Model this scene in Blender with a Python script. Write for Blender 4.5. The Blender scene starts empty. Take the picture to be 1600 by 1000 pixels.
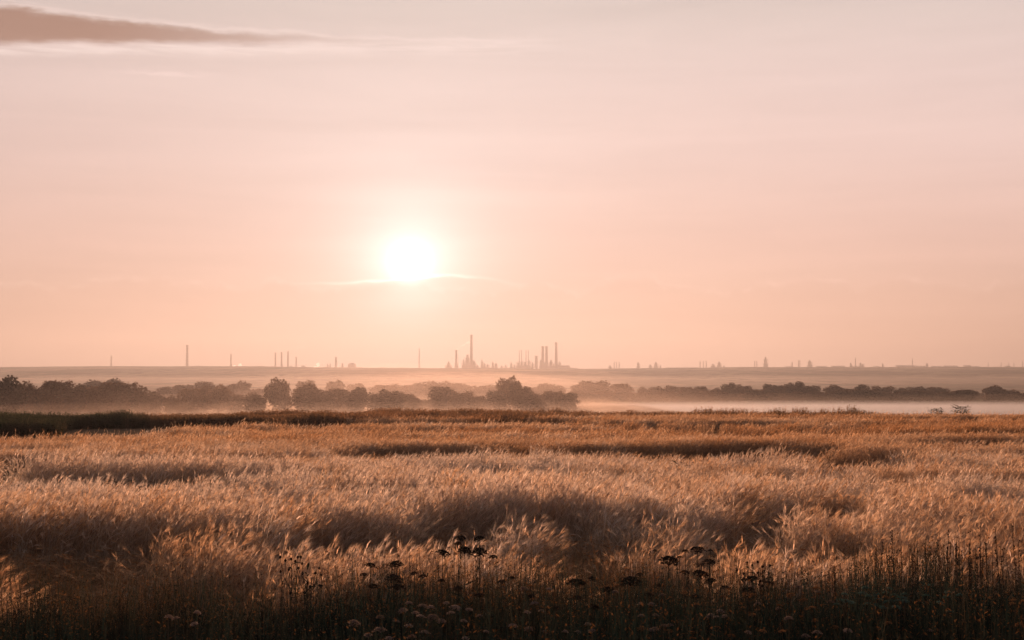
import bpy, math, random
import numpy as np
from mathutils import Vector, Matrix, Euler

R = math.radians
random.seed(7)
rng = np.random.default_rng(7)
sc = bpy.context.scene
col = sc.collection

# ------------------------------------------------------------------ camera
CZ = 3.0            # eye height above the field
F = 2222.0          # focal length in photo pixels (1600 wide)
HOR = 600.0         # photo row of the true horizon
cam_d = bpy.data.cameras.new('camera')
cam = bpy.data.objects.new('camera', cam_d)
col.objects.link(cam)
cam_d.sensor_width = 36.0
cam_d.lens = 36.0 * F / 1600.0
cam_d.clip_start = 0.1
cam_d.clip_end = 20000
cam.location = (0, 0, CZ)
cam.rotation_euler = (R(90) + math.atan((HOR - 500) / F), 0, 0)
sc.camera = cam

def sx(px, Y):
    """x of the photo column px at distance Y"""
    return (px - 800.0) / F * Y
def sz(py, Y):
    """height of the photo row py at distance Y"""
    a = math.atan((HOR - 500) / F) + math.atan((500 - py) / F)
    return CZ + math.tan(a) * Y

# ------------------------------------------------------------------ world
SUN_AZ = math.degrees(math.atan((640 - 800) / F))     # degrees east of the view axis (+y)
SUN_EL = 4.83
EXPO = 1.5
SKY_K = 0.985 / 2 ** EXPO
S = Vector((math.sin(R(SUN_AZ)) * math.cos(R(SUN_EL)), math.cos(R(SUN_AZ)) * math.cos(R(SUN_EL)), math.sin(R(SUN_EL))))

def lin(c):
    return tuple((v / 255 / 12.92) if v / 255 <= 0.04045 else ((v / 255 + 0.055) / 1.055) ** 2.4 for v in c)

world = bpy.data.worlds.new('World')
sc.world = world
world.use_nodes = True
wt = world.node_tree
wt.nodes.clear()

class NT:
    """tiny helper: node maths written as calls"""
    def __init__(s, t): s.t = t
    def set(s, sock, v):
        if isinstance(v, bpy.types.NodeSocket): s.t.links.new(v, sock)
        elif isinstance(v, (tuple, list)) and sock.type == 'RGBA' and len(v) == 3: sock.default_value = (*v, 1)
        else: sock.default_value = v
    def m(s, op, *a, clamp=False):
        n = s.t.nodes.new('ShaderNodeMath'); n.operation = op; n.use_clamp = clamp
        for i, v in enumerate(a): s.set(n.inputs[i], v)
        return n.outputs[0]
    def add(s, a, b): return s.m('ADD', a, b)
    def sub(s, a, b): return s.m('SUBTRACT', a, b)
    def mul(s, a, b): return s.m('MULTIPLY', a, b)
    def div(s, a, b): return s.m('DIVIDE', a, b)
    def ss(s, x, a, b, lo=0.0, hi=1.0):
        n = s.t.nodes.new('ShaderNodeMapRange'); n.interpolation_type = 'SMOOTHSTEP'
        for i, v in enumerate((x, a, b, lo, hi)): s.set(n.inputs[i], v)
        return n.outputs[0]
    def mix(s, f, a, b, mode='MIX'):
        n = s.t.nodes.new('ShaderNodeMix'); n.data_type = 'RGBA'; n.blend_type = mode; n.clamp_factor = True
        s.set(n.inputs[0], f); s.set(n.inputs[6], a); s.set(n.inputs[7], b)
        return n.outputs[2]
    def xyz(s, x, y, z):
        n = s.t.nodes.new('ShaderNodeCombineXYZ')
        for i, v in enumerate((x, y, z)): s.set(n.inputs[i], v)
        return n.outputs[0]
    def noise(s, vec, scale, detail=3.0, rough=0.5, dist=0.0):
        n = s.t.nodes.new('ShaderNodeTexNoise')
        s.t.links.new(vec, n.inputs['Vector']); n.inputs['Scale'].default_value = scale
        n.inputs['Detail'].default_value = detail; n.inputs['Roughness'].default_value = rough
        n.inputs['Distortion'].default_value = dist
        return n.outputs[0]
    def ramp(s, x, stops, interp='LINEAR'):
        n = s.t.nodes.new('ShaderNodeValToRGB'); r = n.color_ramp; r.interpolation = interp
        s.t.links.new(x, n.inputs[0])
        while len(r.elements) > 2: r.elements.remove(r.elements[-1])
        r.elements[0].position = stops[0][0]; r.elements[0].color = (*stops[0][1], 1)
        r.elements[1].position = stops[-1][0]; r.elements[1].color = (*stops[-1][1], 1)
        for p, c in stops[1:-1]:
            e = r.elements.new(p); e.color = (*c, 1)
        return n.outputs[0]
    def scale(s, c, f):
        n = s.t.nodes.new('ShaderNodeVectorMath'); n.operation = 'SCALE'
        s.set(n.inputs[0], c); s.set(n.inputs[3], f)
        return n.outputs[0]
    def vadd(s, a, b):
        n = s.t.nodes.new('ShaderNodeVectorMath'); n.operation = 'ADD'
        s.set(n.inputs[0], a); s.set(n.inputs[1], b)
        return n.outputs[0]

w = NT(wt)
tc = wt.nodes.new('ShaderNodeTexCoord')
nrm = wt.nodes.new('ShaderNodeVectorMath'); nrm.operation = 'NORMALIZE'
wt.links.new(tc.outputs['Generated'], nrm.inputs[0])
D = nrm.outputs[0]
sep = wt.nodes.new('ShaderNodeSeparateXYZ'); wt.links.new(D, sep.inputs[0])
dx, dy, dz = sep.outputs
az = w.mul(w.m('ARCTAN2', dx, dy), 57.29578)
el = w.mul(w.m('ARCSINE', dz), 57.29578)
dot = wt.nodes.new('ShaderNodeVectorMath'); dot.operation = 'DOT_PRODUCT'
wt.links.new(D, dot.inputs[0]); dot.inputs[1].default_value = S
th = w.mul(w.m('ARCCOSINE', w.m('MINIMUM', dot.outputs['Value'], 0.9999999)), 57.29578)
# colour of the clear sky by elevation
elr = w.div(w.m('MAXIMUM', el, 0.0), 90.0)
base = w.ramp(elr, [(0.0, lin((226, 178, 154))), (0.012, lin((228, 180, 156))), (0.035, lin((231, 187, 166))),
                    (0.062, lin((234, 194, 179))), (0.100, lin((234, 203, 194))), (0.135, lin((231, 206, 199))),
                    (0.170, lin((216, 199, 192))), (0.34, lin((190, 184, 190))), (1.0, lin((120, 130, 150)))])
away = w.ss(th, 32.0, 150.0, 1.0, 0.50)
tint = w.mix(w.ss(th, 30.0, 140.0), (1, 1, 1), (0.82, 0.92, 1.12))
away = w.mul(away, w.ss(az, -34.0, 26.0, 0.92, 1.09))
skyc = w.scale(w.mix(1.0, base, tint, 'MULTIPLY'), away)
# light scattered round the sun
g1 = w.m('EXPONENT', w.mul(w.m('POWER', w.div(th, 0.52), 1.8), -1.0))
g2 = w.m('EXPONENT', w.mul(w.div(th, 2.1), -1.0))
g4 = w.m('EXPONENT', w.mul(w.div(th, 1.1), -1.0))
g3 = w.m('EXPONENT', w.mul(w.div(th, 8.0), -1.0))
# a flat bank of cloud just below the sun swallows the lower rim of the glow
nz = w.noise(w.xyz(w.mul(az, 0.35), w.mul(el, 1.2), 0.0), 1.0, 5, 0.55)
nz2 = w.noise(w.xyz(w.mul(az, 0.9), w.mul(el, 3.0), 4.0), 1.0, 5, 0.55)
glow = w.vadd(w.scale((1.0, 1.0, 0.98), w.add(w.mul(g1, 1.6), w.mul(g4, 0.8))), w.vadd(w.scale((0.20, 0.30, 0.32), w.mul(g2, 1.5)), w.scale((0.11, 0.115, 0.10), w.mul(g3, 1.6))))
skyc = w.vadd(skyc, glow)
# faint heap clouds low over the horizon: only their rims show
top = w.add(w.mul(w.noise(w.xyz(w.mul(az, 0.30), 3.0, 0.0), 1.0, 4, 0.62), 3.2), 2.35)
dd = w.sub(el, top)
inside = w.mul(w.ss(dd, 0.0, -0.25), w.ss(el, 1.5, 3.6))
rim = w.mul(w.m('EXPONENT', w.mul(w.m('POWER', w.div(dd, 0.13), 2.0), -1.0)), w.ss(nz2, 0.42, 0.68))
skyc = w.mix(w.mul(inside, 0.10), skyc, (0.70, 0.38, 0.27))
skyc = w.vadd(skyc, w.scale((0.25, 0.22, 0.20), w.mul(rim, 0.22)))
# thin bright line of cloud that crosses the foot of the sun
c2 = w.add(4.02, w.sub(w.mul(w.ss(az, -7.5, -1.8), 0.35), w.mul(w.ss(az, -2.6, 3.5), 0.85)))
d2 = w.sub(el, w.add(c2, w.mul(w.sub(nz2, 0.5), 0.35)))
ext = w.mul(w.ss(az, -9.5, -5.6), w.ss(az, 1.6, -2.0))
ln = w.mul(w.m('EXPONENT', w.mul(w.m('POWER', w.div(d2, 0.085), 2.0), -1.0)), ext)
below = w.mul(w.mul(w.ss(d2, 0.0, -0.10), w.ss(d2, -1.1, -0.2)), ext)
skyc = w.mix(w.mul(below, 0.32), skyc, (0.95, 0.66, 0.52))
skyc = w.vadd(skyc, w.scale((0.42, 0.36, 0.30), w.mul(w.mul(ln, w.ss(az, 0.5, -4.0, 0.25, 0.85)), w.ss(nz, 0.30, 0.55))))
# long brown cloud high on the left with lit edges
az2 = w.mul(az, az)
wob = w.add(w.mul(w.sub(nz, 0.5), 0.30), w.mul(w.sub(nz2, 0.5), 0.22))
bot = w.add(w.sub(13.60, w.mul(az2, 0.0020)), wob)
thick = w.add(0.10, w.mul(w.m('MINIMUM', az2, 700.0), 0.0034))
topc = w.add(w.add(bot, thick), w.mul(w.sub(nz2, 0.5), 0.25))
side_ = w.ss(az, 3.0, -1.0)
body = w.mul(w.mul(w.ss(el, w.sub(bot, 0.16), w.add(bot, 0.20)), w.ss(el, w.add(topc, 0.16), w.sub(topc, 0.30))), w.mul(w.ss(az, -2.5, -17.5), w.ss(az, -60.0, -34.0)))
skyc = w.mix(w.mul(body, 0.92), skyc, lin((168, 130, 114)))
strk = w.noise(w.xyz(w.mul(az, 0.22), w.mul(el, 3.4), 2.0), 1.0, 6, 0.6, 0.4)
lo_ = w.m('EXPONENT', w.mul(w.m('POWER', w.div(w.sub(el, w.sub(bot, 0.22)), 0.24), 2.0), -1.0))
hi_ = w.m('EXPONENT', w.mul(w.m('POWER', w.div(w.sub(el, w.add(topc, 0.02)), 0.10), 2.0), -1.0))
eb = w.mul(w.mul(w.add(lo_, w.mul(hi_, 0.6)), side_), w.mul(w.ss(strk, 0.30, 0.62), w.ss(az, -60.0, -34.0)))
skyc = w.mix(w.mul(eb, 0.9), skyc, lin((252, 230, 222)))
# two loose wisps under it
wx = w.mul(w.mul(w.m('EXPONENT', w.mul(w.m('POWER', w.div(w.sub(az, -13.8), 1.6), 2.0), -1.0)),
                 w.m('EXPONENT', w.mul(w.m('POWER', w.div(w.sub(el, w.add(12.05, w.mul(w.sub(nz2, 0.5), 0.5))), 0.09), 2.0), -1.0))), 0.6)
skyc = w.mix(wx, skyc, lin((252, 226, 218)))
# very soft streaks everywhere
st = w.noise(w.xyz(w.mul(az, 0.07), w.mul(el, 0.75), 9.0), 1.0, 6, 0.55, 0.3)
skyc = w.scale(skyc, w.add(0.98, w.mul(w.sub(st, 0.5), 0.22)))
# below the horizon: dull ground colour
skyc = w.mix(w.ss(el, -0.2, -3.0), skyc, (0.30, 0.19, 0.13))
nish = wt.nodes.new('ShaderNodeTexSky'); nish.sky_type = 'NISHITA'; nish.sun_disc = False
nish.sun_elevation = R(SUN_EL); nish.sun_rotation = R(SUN_AZ)
nish.air_density = 1.0; nish.dust_density = 1.5
bgn = wt.nodes.new('ShaderNodeBackground'); wt.links.new(nish.outputs[0], bgn.inputs[0]); bgn.inputs[1].default_value = 0.05
bgc = wt.nodes.new('ShaderNodeBackground'); wt.links.new(skyc, bgc.inputs[0]); bgc.inputs[1].default_value = SKY_K
ads = wt.nodes.new('ShaderNodeMixShader'); wt.links.new(w.mul(w.ss(el, 22.0, 70.0), 0.6), ads.inputs[0]); wt.links.new(bgc.outputs[0], ads.inputs[1]); wt.links.new(bgn.outputs[0], ads.inputs[2])
wo = wt.nodes.new('ShaderNodeOutputWorld'); wt.links.new(ads.outputs[0], wo.inputs[0])

# ------------------------------------------------------------------ sun, exposure
sl = bpy.data.lights.new('sun', 'SUN'); sl.energy = 5.0; sl.angle = R(0.6); sl.color = (1.0, 0.60, 0.39)
so = bpy.data.objects.new('sun', sl); col.objects.link(so)
so.rotation_euler = S.to_track_quat('Z', 'Y').to_euler()
so.location = S * 100

sc.view_settings.view_transform = 'Standard'
sc.view_settings.look = 'None'
sc.view_settings.exposure = EXPO
sc.view_settings.gamma = 1.0
sc.view_settings.use_curve_mapping = False
sc.render.engine = 'CYCLES'
cy = sc.cycles
cy.max_bounces = 6; cy.diffuse_bounces = 3; cy.glossy_bounces = 1; cy.transmission_bounces = 4
cy.volume_bounces = 0; cy.transparent_max_bounces = 8
cy.use_denoising = True
cy.caustics_reflective = False; cy.caustics_refractive = False
cy.sample_clamp_indirect = 3.0

# ------------------------------------------------------------------ tagging helpers
def tag(o, label=None, cat=None, group=None, kind=None):
    if label: o['label'] = label
    if cat: o['category'] = cat
    if group: o['group'] = group
    if kind: o['kind'] = kind
    return o
def empty(name, loc=(0, 0, 0), rz=0.0):
    o = bpy.data.objects.new(name, None); col.objects.link(o)
    o.location = loc; o.rotation_euler = (0, 0, rz); o.empty_display_size = 0.2
    return o
def link(name, mesh, parent=None, link_=True):
    o = bpy.data.objects.new(name, mesh)
    if link_: col.objects.link(o)
    if parent: o.parent = parent
    if name in ('leaf', 'seed_spike', 'stem', 'seed_head') and parent and name != 'seed_head': o['kind'] = 'stuff' if name in ('leaf', 'seed_spike') else 'thing'
    return o
def copy_tree(o):
    c = o.copy(); col.objects.link(c)
    for ch in list(o.children):
        d = ch.copy(); col.objects.link(d); d.parent = c
        for g in list(ch.children):
            e = g.copy(); col.objects.link(e); e.parent = d
    return c

class MB:
    """collects simple shapes and turns them into one mesh"""
    def __init__(s): s.v = []; s.f = []; s.mi = []
    def face(s, pts, mi=0):
        n = len(s.v); s.v.extend(tuple(p) for p in pts); s.f.append(tuple(range(n, n + len(pts)))); s.mi.append(mi)
    def box(s, x0, x1, y0, y1, z0, z1, mi=0):
        n = len(s.v)
        s.v += [(x0, y0, z0), (x1, y0, z0), (x1, y1, z0), (x0, y1, z0), (x0, y0, z1), (x1, y0, z1), (x1, y1, z1), (x0, y1, z1)]
        for q in ((0, 3, 2, 1), (4, 5, 6, 7), (0, 1, 5, 4), (1, 2, 6, 5), (2, 3, 7, 6), (3, 0, 4, 7)):
            s.f.append(tuple(n + i for i in q)); s.mi.append(mi)
    def tube(s, pts, rad, seg=6, mi=0, cap=True):
        pts = [Vector(p) for p in pts]; n0 = len(s.v)
        for i, p in enumerate(pts):
            t = (pts[min(i + 1, len(pts) - 1)] - pts[max(i - 1, 0)]).normalized()
            a = t.cross(Vector((0.31, 0.95, 0.05))).normalized(); b = t.cross(a)
            for k in range(seg):
                an = 2 * math.pi * k / seg
                s.v.append(tuple(p + (a * math.cos(an) + b * math.sin(an)) * rad[i]))
        for i in range(len(pts) - 1):
            for k in range(seg):
                k2 = (k + 1) % seg
                s.f.append((n0 + i * seg + k, n0 + i * seg + k2, n0 + (i + 1) * seg + k2, n0 + (i + 1) * seg + k)); s.mi.append(mi)
        if cap:
            s.f.append(tuple(n0 + (len(pts) - 1) * seg + k for k in range(seg))); s.mi.append(mi)
            s.f.append(tuple(n0 + k for k in reversed(range(seg)))); s.mi.append(mi)
    def ribbon(s, pts, wid, side, mi=0):
        n = len(s.v); side = Vector(side)
        for p, q in zip(pts, wid):
            p = Vector(p)
            s.v.append(tuple(p - side * q / 2)); s.v.append(tuple(p + side * q / 2))
        for i in range(len(pts) - 1):
            s.f.append((n + 2 * i, n + 2 * i + 1, n + 2 * i + 3, n + 2 * i + 2)); s.mi.append(mi)
    def lathe(s, prof, seg=12, cx=0, cy=0, mi=0):
        n0 = len(s.v)
        for r, z in prof:
            for k in range(seg):
                an = 2 * math.pi * k / seg
                s.v.append((cx + r * math.cos(an), cy + r * math.sin(an), z))
        for i in range(len(prof) - 1):
            for k in range(seg):
                k2 = (k + 1) % seg
                s.f.append((n0 + i * seg + k, n0 + i * seg + k2, n0 + (i + 1) * seg + k2, n0 + (i + 1) * seg + k)); s.mi.append(mi)
        s.f.append(tuple(n0 + (len(prof) - 1) * seg + k for k in range(seg))); s.mi.append(mi)
    def mesh(s, name, mats, smooth=False):
        m = bpy.data.meshes.new(name)
        m.from_pydata(s.v, [], s.f)
        for a in (mats if isinstance(mats, (list, tuple)) else [mats]): m.materials.append(a)
        m.polygons.foreach_set('material_index', s.mi)
        if smooth: m.polygons.foreach_set('use_smooth', [True] * len(s.f))
        m.update()
        return m

# ------------------------------------------------------------------ materials
def newmat(name):
    m = bpy.data.materials.new(name); m.use_nodes = True; m.node_tree.nodes.clear()
    return m, NT(m.node_tree)
def leafmat(name, cols, trans=0.4, attr=None, isl=0.25):
    """thin vegetation: diffuse plus light let through; colours picked per instance"""
    m, n = newmat(name); t = m.node_tree
    if attr:
        a = t.nodes.new('ShaderNodeAttribute'); a.attribute_type = 'INSTANCER'; a.attribute_name = attr
        f = a.outputs['Fac']
    else:
        f = t.nodes.new('ShaderNodeObjectInfo').outputs['Random']
    c = n.ramp(f, [(i / (len(cols) - 1), q) for i, q in enumerate(cols)])
    geo = t.nodes.new('ShaderNodeNewGeometry')
    c = n.scale(c, n.add(1 - isl, n.mul(geo.outputs['Random Per Island'], 2 * isl)))
    d = t.nodes.new('ShaderNodeBsdfDiffuse'); tr = t.nodes.new('ShaderNodeBsdfTranslucent')
    t.links.new(c, d.inputs[0]); t.links.new(c, tr.inputs[0])
    mx = t.nodes.new('ShaderNodeMixShader'); mx.inputs[0].default_value = trans
    t.links.new(d.outputs[0], mx.inputs[1]); t.links.new(tr.outputs[0], mx.inputs[2])
    o = t.nodes.new('ShaderNodeOutputMaterial'); t.links.new(mx.outputs[0], o.inputs[0])
    return m
def solid(name, c, rough=0.8, var=0.15, scale=1.0, metal=0.0):
    m, n = newmat(name); t = m.node_tree
    co = t.nodes.new('ShaderNodeTexCoord').outputs['Object']
    nz = n.noise(co, scale, 4, 0.6)
    cc = n.scale(tuple(c), n.add(1 - var, n.mul(nz, 2 * var)))
    b = t.nodes.new('ShaderNodeBsdfPrincipled'); t.links.new(cc, b.inputs['Base Color']); b.inputs['Specular IOR Level'].default_value = 0.15
    b.inputs['Roughness'].default_value = rough; b.inputs['Metallic'].default_value = metal
    o = t.nodes.new('ShaderNodeOutputMaterial'); t.links.new(b.outputs[0], o.inputs[0])
    return m
def volmat(name, c, density, g):
    m, n = newmat(name); t = m.node_tree
    v = t.nodes.new('ShaderNodeVolumePrincipled')
    v.inputs['Color'].default_value = (*[q * 2 ** (1.08 - EXPO) for q in c], 1); v.inputs['Density'].default_value = density
    v.inputs['Anisotropy'].default_value = g
    o = t.nodes.new('ShaderNodeOutputMaterial'); t.links.new(v.outputs[0], o.inputs['Volume'])
    return m

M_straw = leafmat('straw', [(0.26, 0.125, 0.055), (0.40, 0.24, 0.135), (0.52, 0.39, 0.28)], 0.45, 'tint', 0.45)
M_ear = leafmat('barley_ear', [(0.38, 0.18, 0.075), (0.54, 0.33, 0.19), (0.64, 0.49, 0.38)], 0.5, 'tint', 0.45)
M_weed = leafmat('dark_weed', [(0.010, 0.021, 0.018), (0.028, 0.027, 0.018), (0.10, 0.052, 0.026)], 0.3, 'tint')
M_rust = leafmat('rusty_seed', [(0.10, 0.045, 0.018), (0.20, 0.085, 0.03)], 0.4, 'tint')
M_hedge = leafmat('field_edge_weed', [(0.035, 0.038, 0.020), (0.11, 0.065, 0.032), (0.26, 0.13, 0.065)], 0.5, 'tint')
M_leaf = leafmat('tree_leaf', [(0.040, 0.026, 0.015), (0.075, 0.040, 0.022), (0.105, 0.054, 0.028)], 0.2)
M_bark = solid('bark', (0.07, 0.05, 0.035), 0.9, 0.3, 2.0)
M_stem = leafmat('dry_stem', [(0.05, 0.035, 0.022), (0.09, 0.06, 0.035)], 0.1)
M_darkumb = leafmat('dried_umbel', [(0.028, 0.020, 0.014), (0.05, 0.032, 0.022)], 0.12)
M_paleumb = leafmat('pale_umbel', [(0.16, 0.10, 0.07), (0.30, 0.21, 0.165)], 0.35)
M_rustumb = leafmat('rust_umbel', [(0.16, 0.07, 0.03), (0.26, 0.12, 0.05)], 0.35)
M_greenumb = leafmat('green_umbel', [(0.07, 0.12, 0.085), (0.12, 0.17, 0.13)], 0.25)

# ------------------------------------------------------------------ terrain
def vnoise(x, y, seed=0):
    """smooth value noise in 2-D, numpy arrays"""
    x = np.asarray(x, float); y = np.asarray(y, float)
    xi = np.floor(x); yi = np.floor(y); fx = x - xi; fy = y - yi
    fx = fx * fx * (3 - 2 * fx); fy = fy * fy * (3 - 2 * fy)
    def h(a, b):
        v = np.sin(a * 127.1 + b * 311.7 + seed * 74.7) * 43758.5453
        return v - np.floor(v)
    return (h(xi, yi) * (1 - fx) + h(xi + 1, yi) * fx) * (1 - fy) + (h(xi, yi + 1) * (1 - fx) + h(xi + 1, yi + 1) * fx) * fy
def fbm(x, y, seed=0, o=3):
    s = 0; a = 0.5; t = 0
    for i in range(o):
        s = s + a * vnoise(np.asarray(x) * 2 ** i, np.asarray(y) * 2 ** i, seed + i); t += a; a *= 0.5
    return s / t
def sstep(x, a, b):
    t = np.clip((np.asarray(x, float) - a) / (b - a), 0, 1); return t * t * (3 - 2 * t)

CREST_PX = [-1200, 0, 150, 400, 520, 690, 900, 1000, 1200, 1600, 2800]
CREST_PY = [577, 575, 573.3, 573, 575, 576, 577.5, 576.3, 574.5, 574, 576]
YC = 5000.0
def height(x, y):
    x = np.asarray(x, float); y = np.asarray(y, float)
    field = 0.24 * (fbm(x / 24, y / 13, 3) - 0.5) * 2 * sstep(y, 14, 30) * (1 - sstep(y, 85, 100))
    valley = -6.2 * sstep(y, 106, 255) + 0.8 * (fbm(x / 60, y / 60, 5) - 0.5) * sstep(y, 150, 260)
    px = x / np.maximum(y, 1) * F + 800
    crest = CZ + (HOR - np.interp(px, CREST_PX, CREST_PY)) / F * YC
    rise = sstep(y, 1300, YC + 80)
    hill = (crest + 6.2) * rise + 7.0 * (fbm(x / 700, y / 500, 8, 3) - 0.5) * sstep(y, 1300, 2200) * (1 - sstep(y, 4300, 4800))
    rough = 12.0 * (fbm(x / 38, y / 90, 12, 4) - 0.5) * sstep(y, 4880, 4980) * (1 - sstep(y, 5060, 5130))
    return field + valley + hill + rough - 14 * sstep(y, 5180, 5600)

def sheet(name, ys, nx, halfw, mat):
    u = np.linspace(-1, 1, nx)
    X = np.array([u * halfw(y) for y in ys]); Y = np.repeat(np.array(ys)[:, None], nx, 1)
    Z = height(X, Y)
    v = np.stack([X, Y, Z], -1).reshape(-1, 3)
    ny = len(ys); idx = np.arange(ny * nx).reshape(ny, nx)
    f = np.stack([idx[:-1, :-1], idx[:-1, 1:], idx[1:, 1:], idx[1:, :-1]], -1).reshape(-1, 4)
    m = bpy.data.meshes.new(name); m.from_pydata(v.tolist(), [], f.tolist())
    m.materials.append(mat); m.polygons.foreach_set('use_smooth', [True] * len(m.polygons)); m.update()
    return link(name, m)

def ground_material():
    m, n = newmat('soil_and_meadow'); t = m.node_tree
    pos = t.nodes.new('ShaderNodeNewGeometry').outputs['Position']
    sp = t.nodes.new('ShaderNodeSeparateXYZ'); t.links.new(pos, sp.inputs[0])
    a = n.noise(pos, 2.5, 6, 0.65); b = n.noise(pos, 0.05, 4, 0.6)
    soil = n.mix(a, (0.055, 0.035, 0.022), (0.13, 0.085, 0.052))
    soil = n.mix(n.mul(b, 0.5), soil, (0.19, 0.12, 0.07))
    mead = n.mix(b, (0.055, 0.058, 0.028), (0.12, 0.085, 0.045))
    c = n.mix(n.ss(sp.outputs[1], 100.0, 125.0), soil, mead)
    bu = t.nodes.new('ShaderNodeBump'); t.links.new(a, bu.inputs['Height']); bu.inputs['Distance'].default_value = 0.05
    d = t.nodes.new('ShaderNodeBsdfDiffuse'); t.links.new(c, d.inputs[0]); t.links.new(bu.outputs[0], d.inputs['Normal'])
    o = t.nodes.new('ShaderNodeOutputMaterial'); t.links.new(d.outputs[0], o.inputs[0])
    return m
def hill_material():
    m, n = newmat('hill_scrub'); t = m.node_tree
    pos = t.nodes.new('ShaderNodeNewGeometry').outputs['Position']
    mp = t.nodes.new('ShaderNodeMapping'); mp.inputs['Scale'].default_value = (1, 0.35, 3); t.links.new(pos, mp.inputs[0])
    a = n.noise(mp.outputs[0], 0.0035, 5, 0.6); b = n.noise(mp.outputs[0], 0.03, 4, 0.65)
    c = n.mix(n.ss(a, 0.38, 0.62), (0.035, 0.035, 0.02), (0.20, 0.15, 0.09))
    c = n.mix(n.mul(n.ss(b, 0.48, 0.62), 0.8), c, (0.025, 0.026, 0.015))
    d = t.nodes.new('ShaderNodeBsdfDiffuse'); t.links.new(c, d.inputs[0])
    o = t.nodes.new('ShaderNodeOutputMaterial'); t.links.new(d.outputs[0], o.inputs[0])
    return m
ysg = list(np.arange(-60, 8, 8.0)) + list(np.arange(8, 130, 1.2)) + list(np.arange(131, 300, 6)) + list(np.arange(300, 1401, 50))
tag(sheet('ground', ysg, 121, lambda y: 40 + 0.75 * max(y, 0), ground_material()), kind='structure')
ysh = list(np.arange(1400, 4800, 80)) + list(np.arange(4800, 5160, 12)) + list(np.arange(5160, 5641, 80))
tag(sheet('far_hill', ysh, 561, lambda y: min(40 + 0.75 * y, 3000), hill_material()), kind='structure')

# ------------------------------------------------------------------ haze and ground mist
HX = 4000
hb = MB(); hb.box(-HX, HX, -250, 5720, -34, 184)
tag(link('haze', hb.mesh('haze', volmat('haze_air', (0.226, 0.212, 0.220), 0.00019, 0.57))), 'thin warm haze over the field, the valley and the plant', 'haze', kind='stuff')

def mist(x0, x1, y0, y1, top, amp, dens, g, label, seed, c=(0.42, 0.44, 0.48), skew=0.0, ramp=6):
    nx, ny = 60, 40
    v = []; f = []
    for j in range(ny + 1):
        for i in range(nx + 1):
            u = i / nx; q = j / ny
            e = min(1, min(u, 1 - u) * ramp, min(q, 1 - q) * 6)
            xx = x0 + (x1 - x0) * u; yy = y0 + (y1 - y0) * q + skew * (xx - x0)
            z = -8.0 + (top + 8.0 + amp * (2 * float(fbm(xx / 45, yy / 70, seed)) - 1)) * math.sin(e * math.pi / 2) ** 0.7
            v.append((xx, yy, z))
    top_n = len(v)
    for j in range(ny + 1):
        for i in range(nx + 1):
            a = v[j * (nx + 1) + i]; v.append((a[0], a[1], -9.5))
    I = lambda i, j: j * (nx + 1) + i
    for j in range(ny):
        for i in range(nx):
            f.append((I(i, j), I(i + 1, j), I(i + 1, j + 1), I(i, j + 1)))
            f.append((top_n + I(i, j), top_n + I(i, j + 1), top_n + I(i + 1, j + 1), top_n + I(i + 1, j)))
    for i in range(nx):
        f.append((I(i + 1, 0), I(i, 0), top_n + I(i, 0), top_n + I(i + 1, 0)))
        f.append((I(i, ny), I(i + 1, ny), top_n + I(i + 1, ny), top_n + I(i, ny)))
    for j in range(ny):
        f.append((I(0, j), I(0, j + 1), top_n + I(0, j + 1), top_n + I(0, j)))
        f.append((I(nx, j + 1), I(nx, j), top_n + I(nx, j), top_n + I(nx, j + 1)))
    m = bpy.data.meshes.new('ground_mist'); m.from_pydata(v, [], f); m.update()
    m.materials.append(volmat('mist_air', c, dens, g))
    return tag(link('ground_mist', m), label, 'mist', kind='stuff')
mist(-420, 700, 175, 1050, -1.8, 0.5, 0.0005, 0.6, 'thin mist lying along the whole valley under the trees', 31, (0.25, 0.20, 0.17))
for tp_, dn_, wd_ in ((-2.0, 0.0007, 'thin upper veil of the brown mist'), (-3.0, 0.0011, 'middle layer of the brown mist'), (-3.9, 0.0017, 'lower layer of the brown mist'), (-4.5, 0.0026, 'dense foot of the brown mist')):
    mist(-420, 62, 205 - 5 * tp_, 640 + 9 * tp_, tp_, 0.5, dn_, 0.68, wd_ + ' round the feet of the trees on the left', int(33 - 2 * tp_), (0.22, 0.165, 0.135), 0.0, 12)
mist(-125, 80, 210, 950, 9.0, 2.0, 0.00042, 0.7, 'glowing warm mist between the trees under the sun', 57, (0.25, 0.185, 0.155), 0.0, 2.0)
mist(-1300, 1500, 1150, 4200, 14.0, 4.0, 0.00022, 0.6, 'far haze settled in the plain between the tree rows and the hill', 51, (0.26, 0.22, 0.205))
for tp_, dn_, wd_ in ((-3.3, 0.0016, 'thin upper veil of the white mist bank'), (-4.1, 0.0030, 'middle layer of the white mist bank'), (-4.9, 0.0042, 'lower layer of the white mist bank'), (-5.5, 0.0075, 'dense white foot of the mist bank')):
    mist(12 + 6 * tp_, 620, 170 - 6 * tp_, 655 + 4 * tp_, tp_, 0.35, dn_, 0.55, wd_ + ' before the far trees on the right', int(37 - 3 * tp_), (0.30, 0.30, 0.33))

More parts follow.
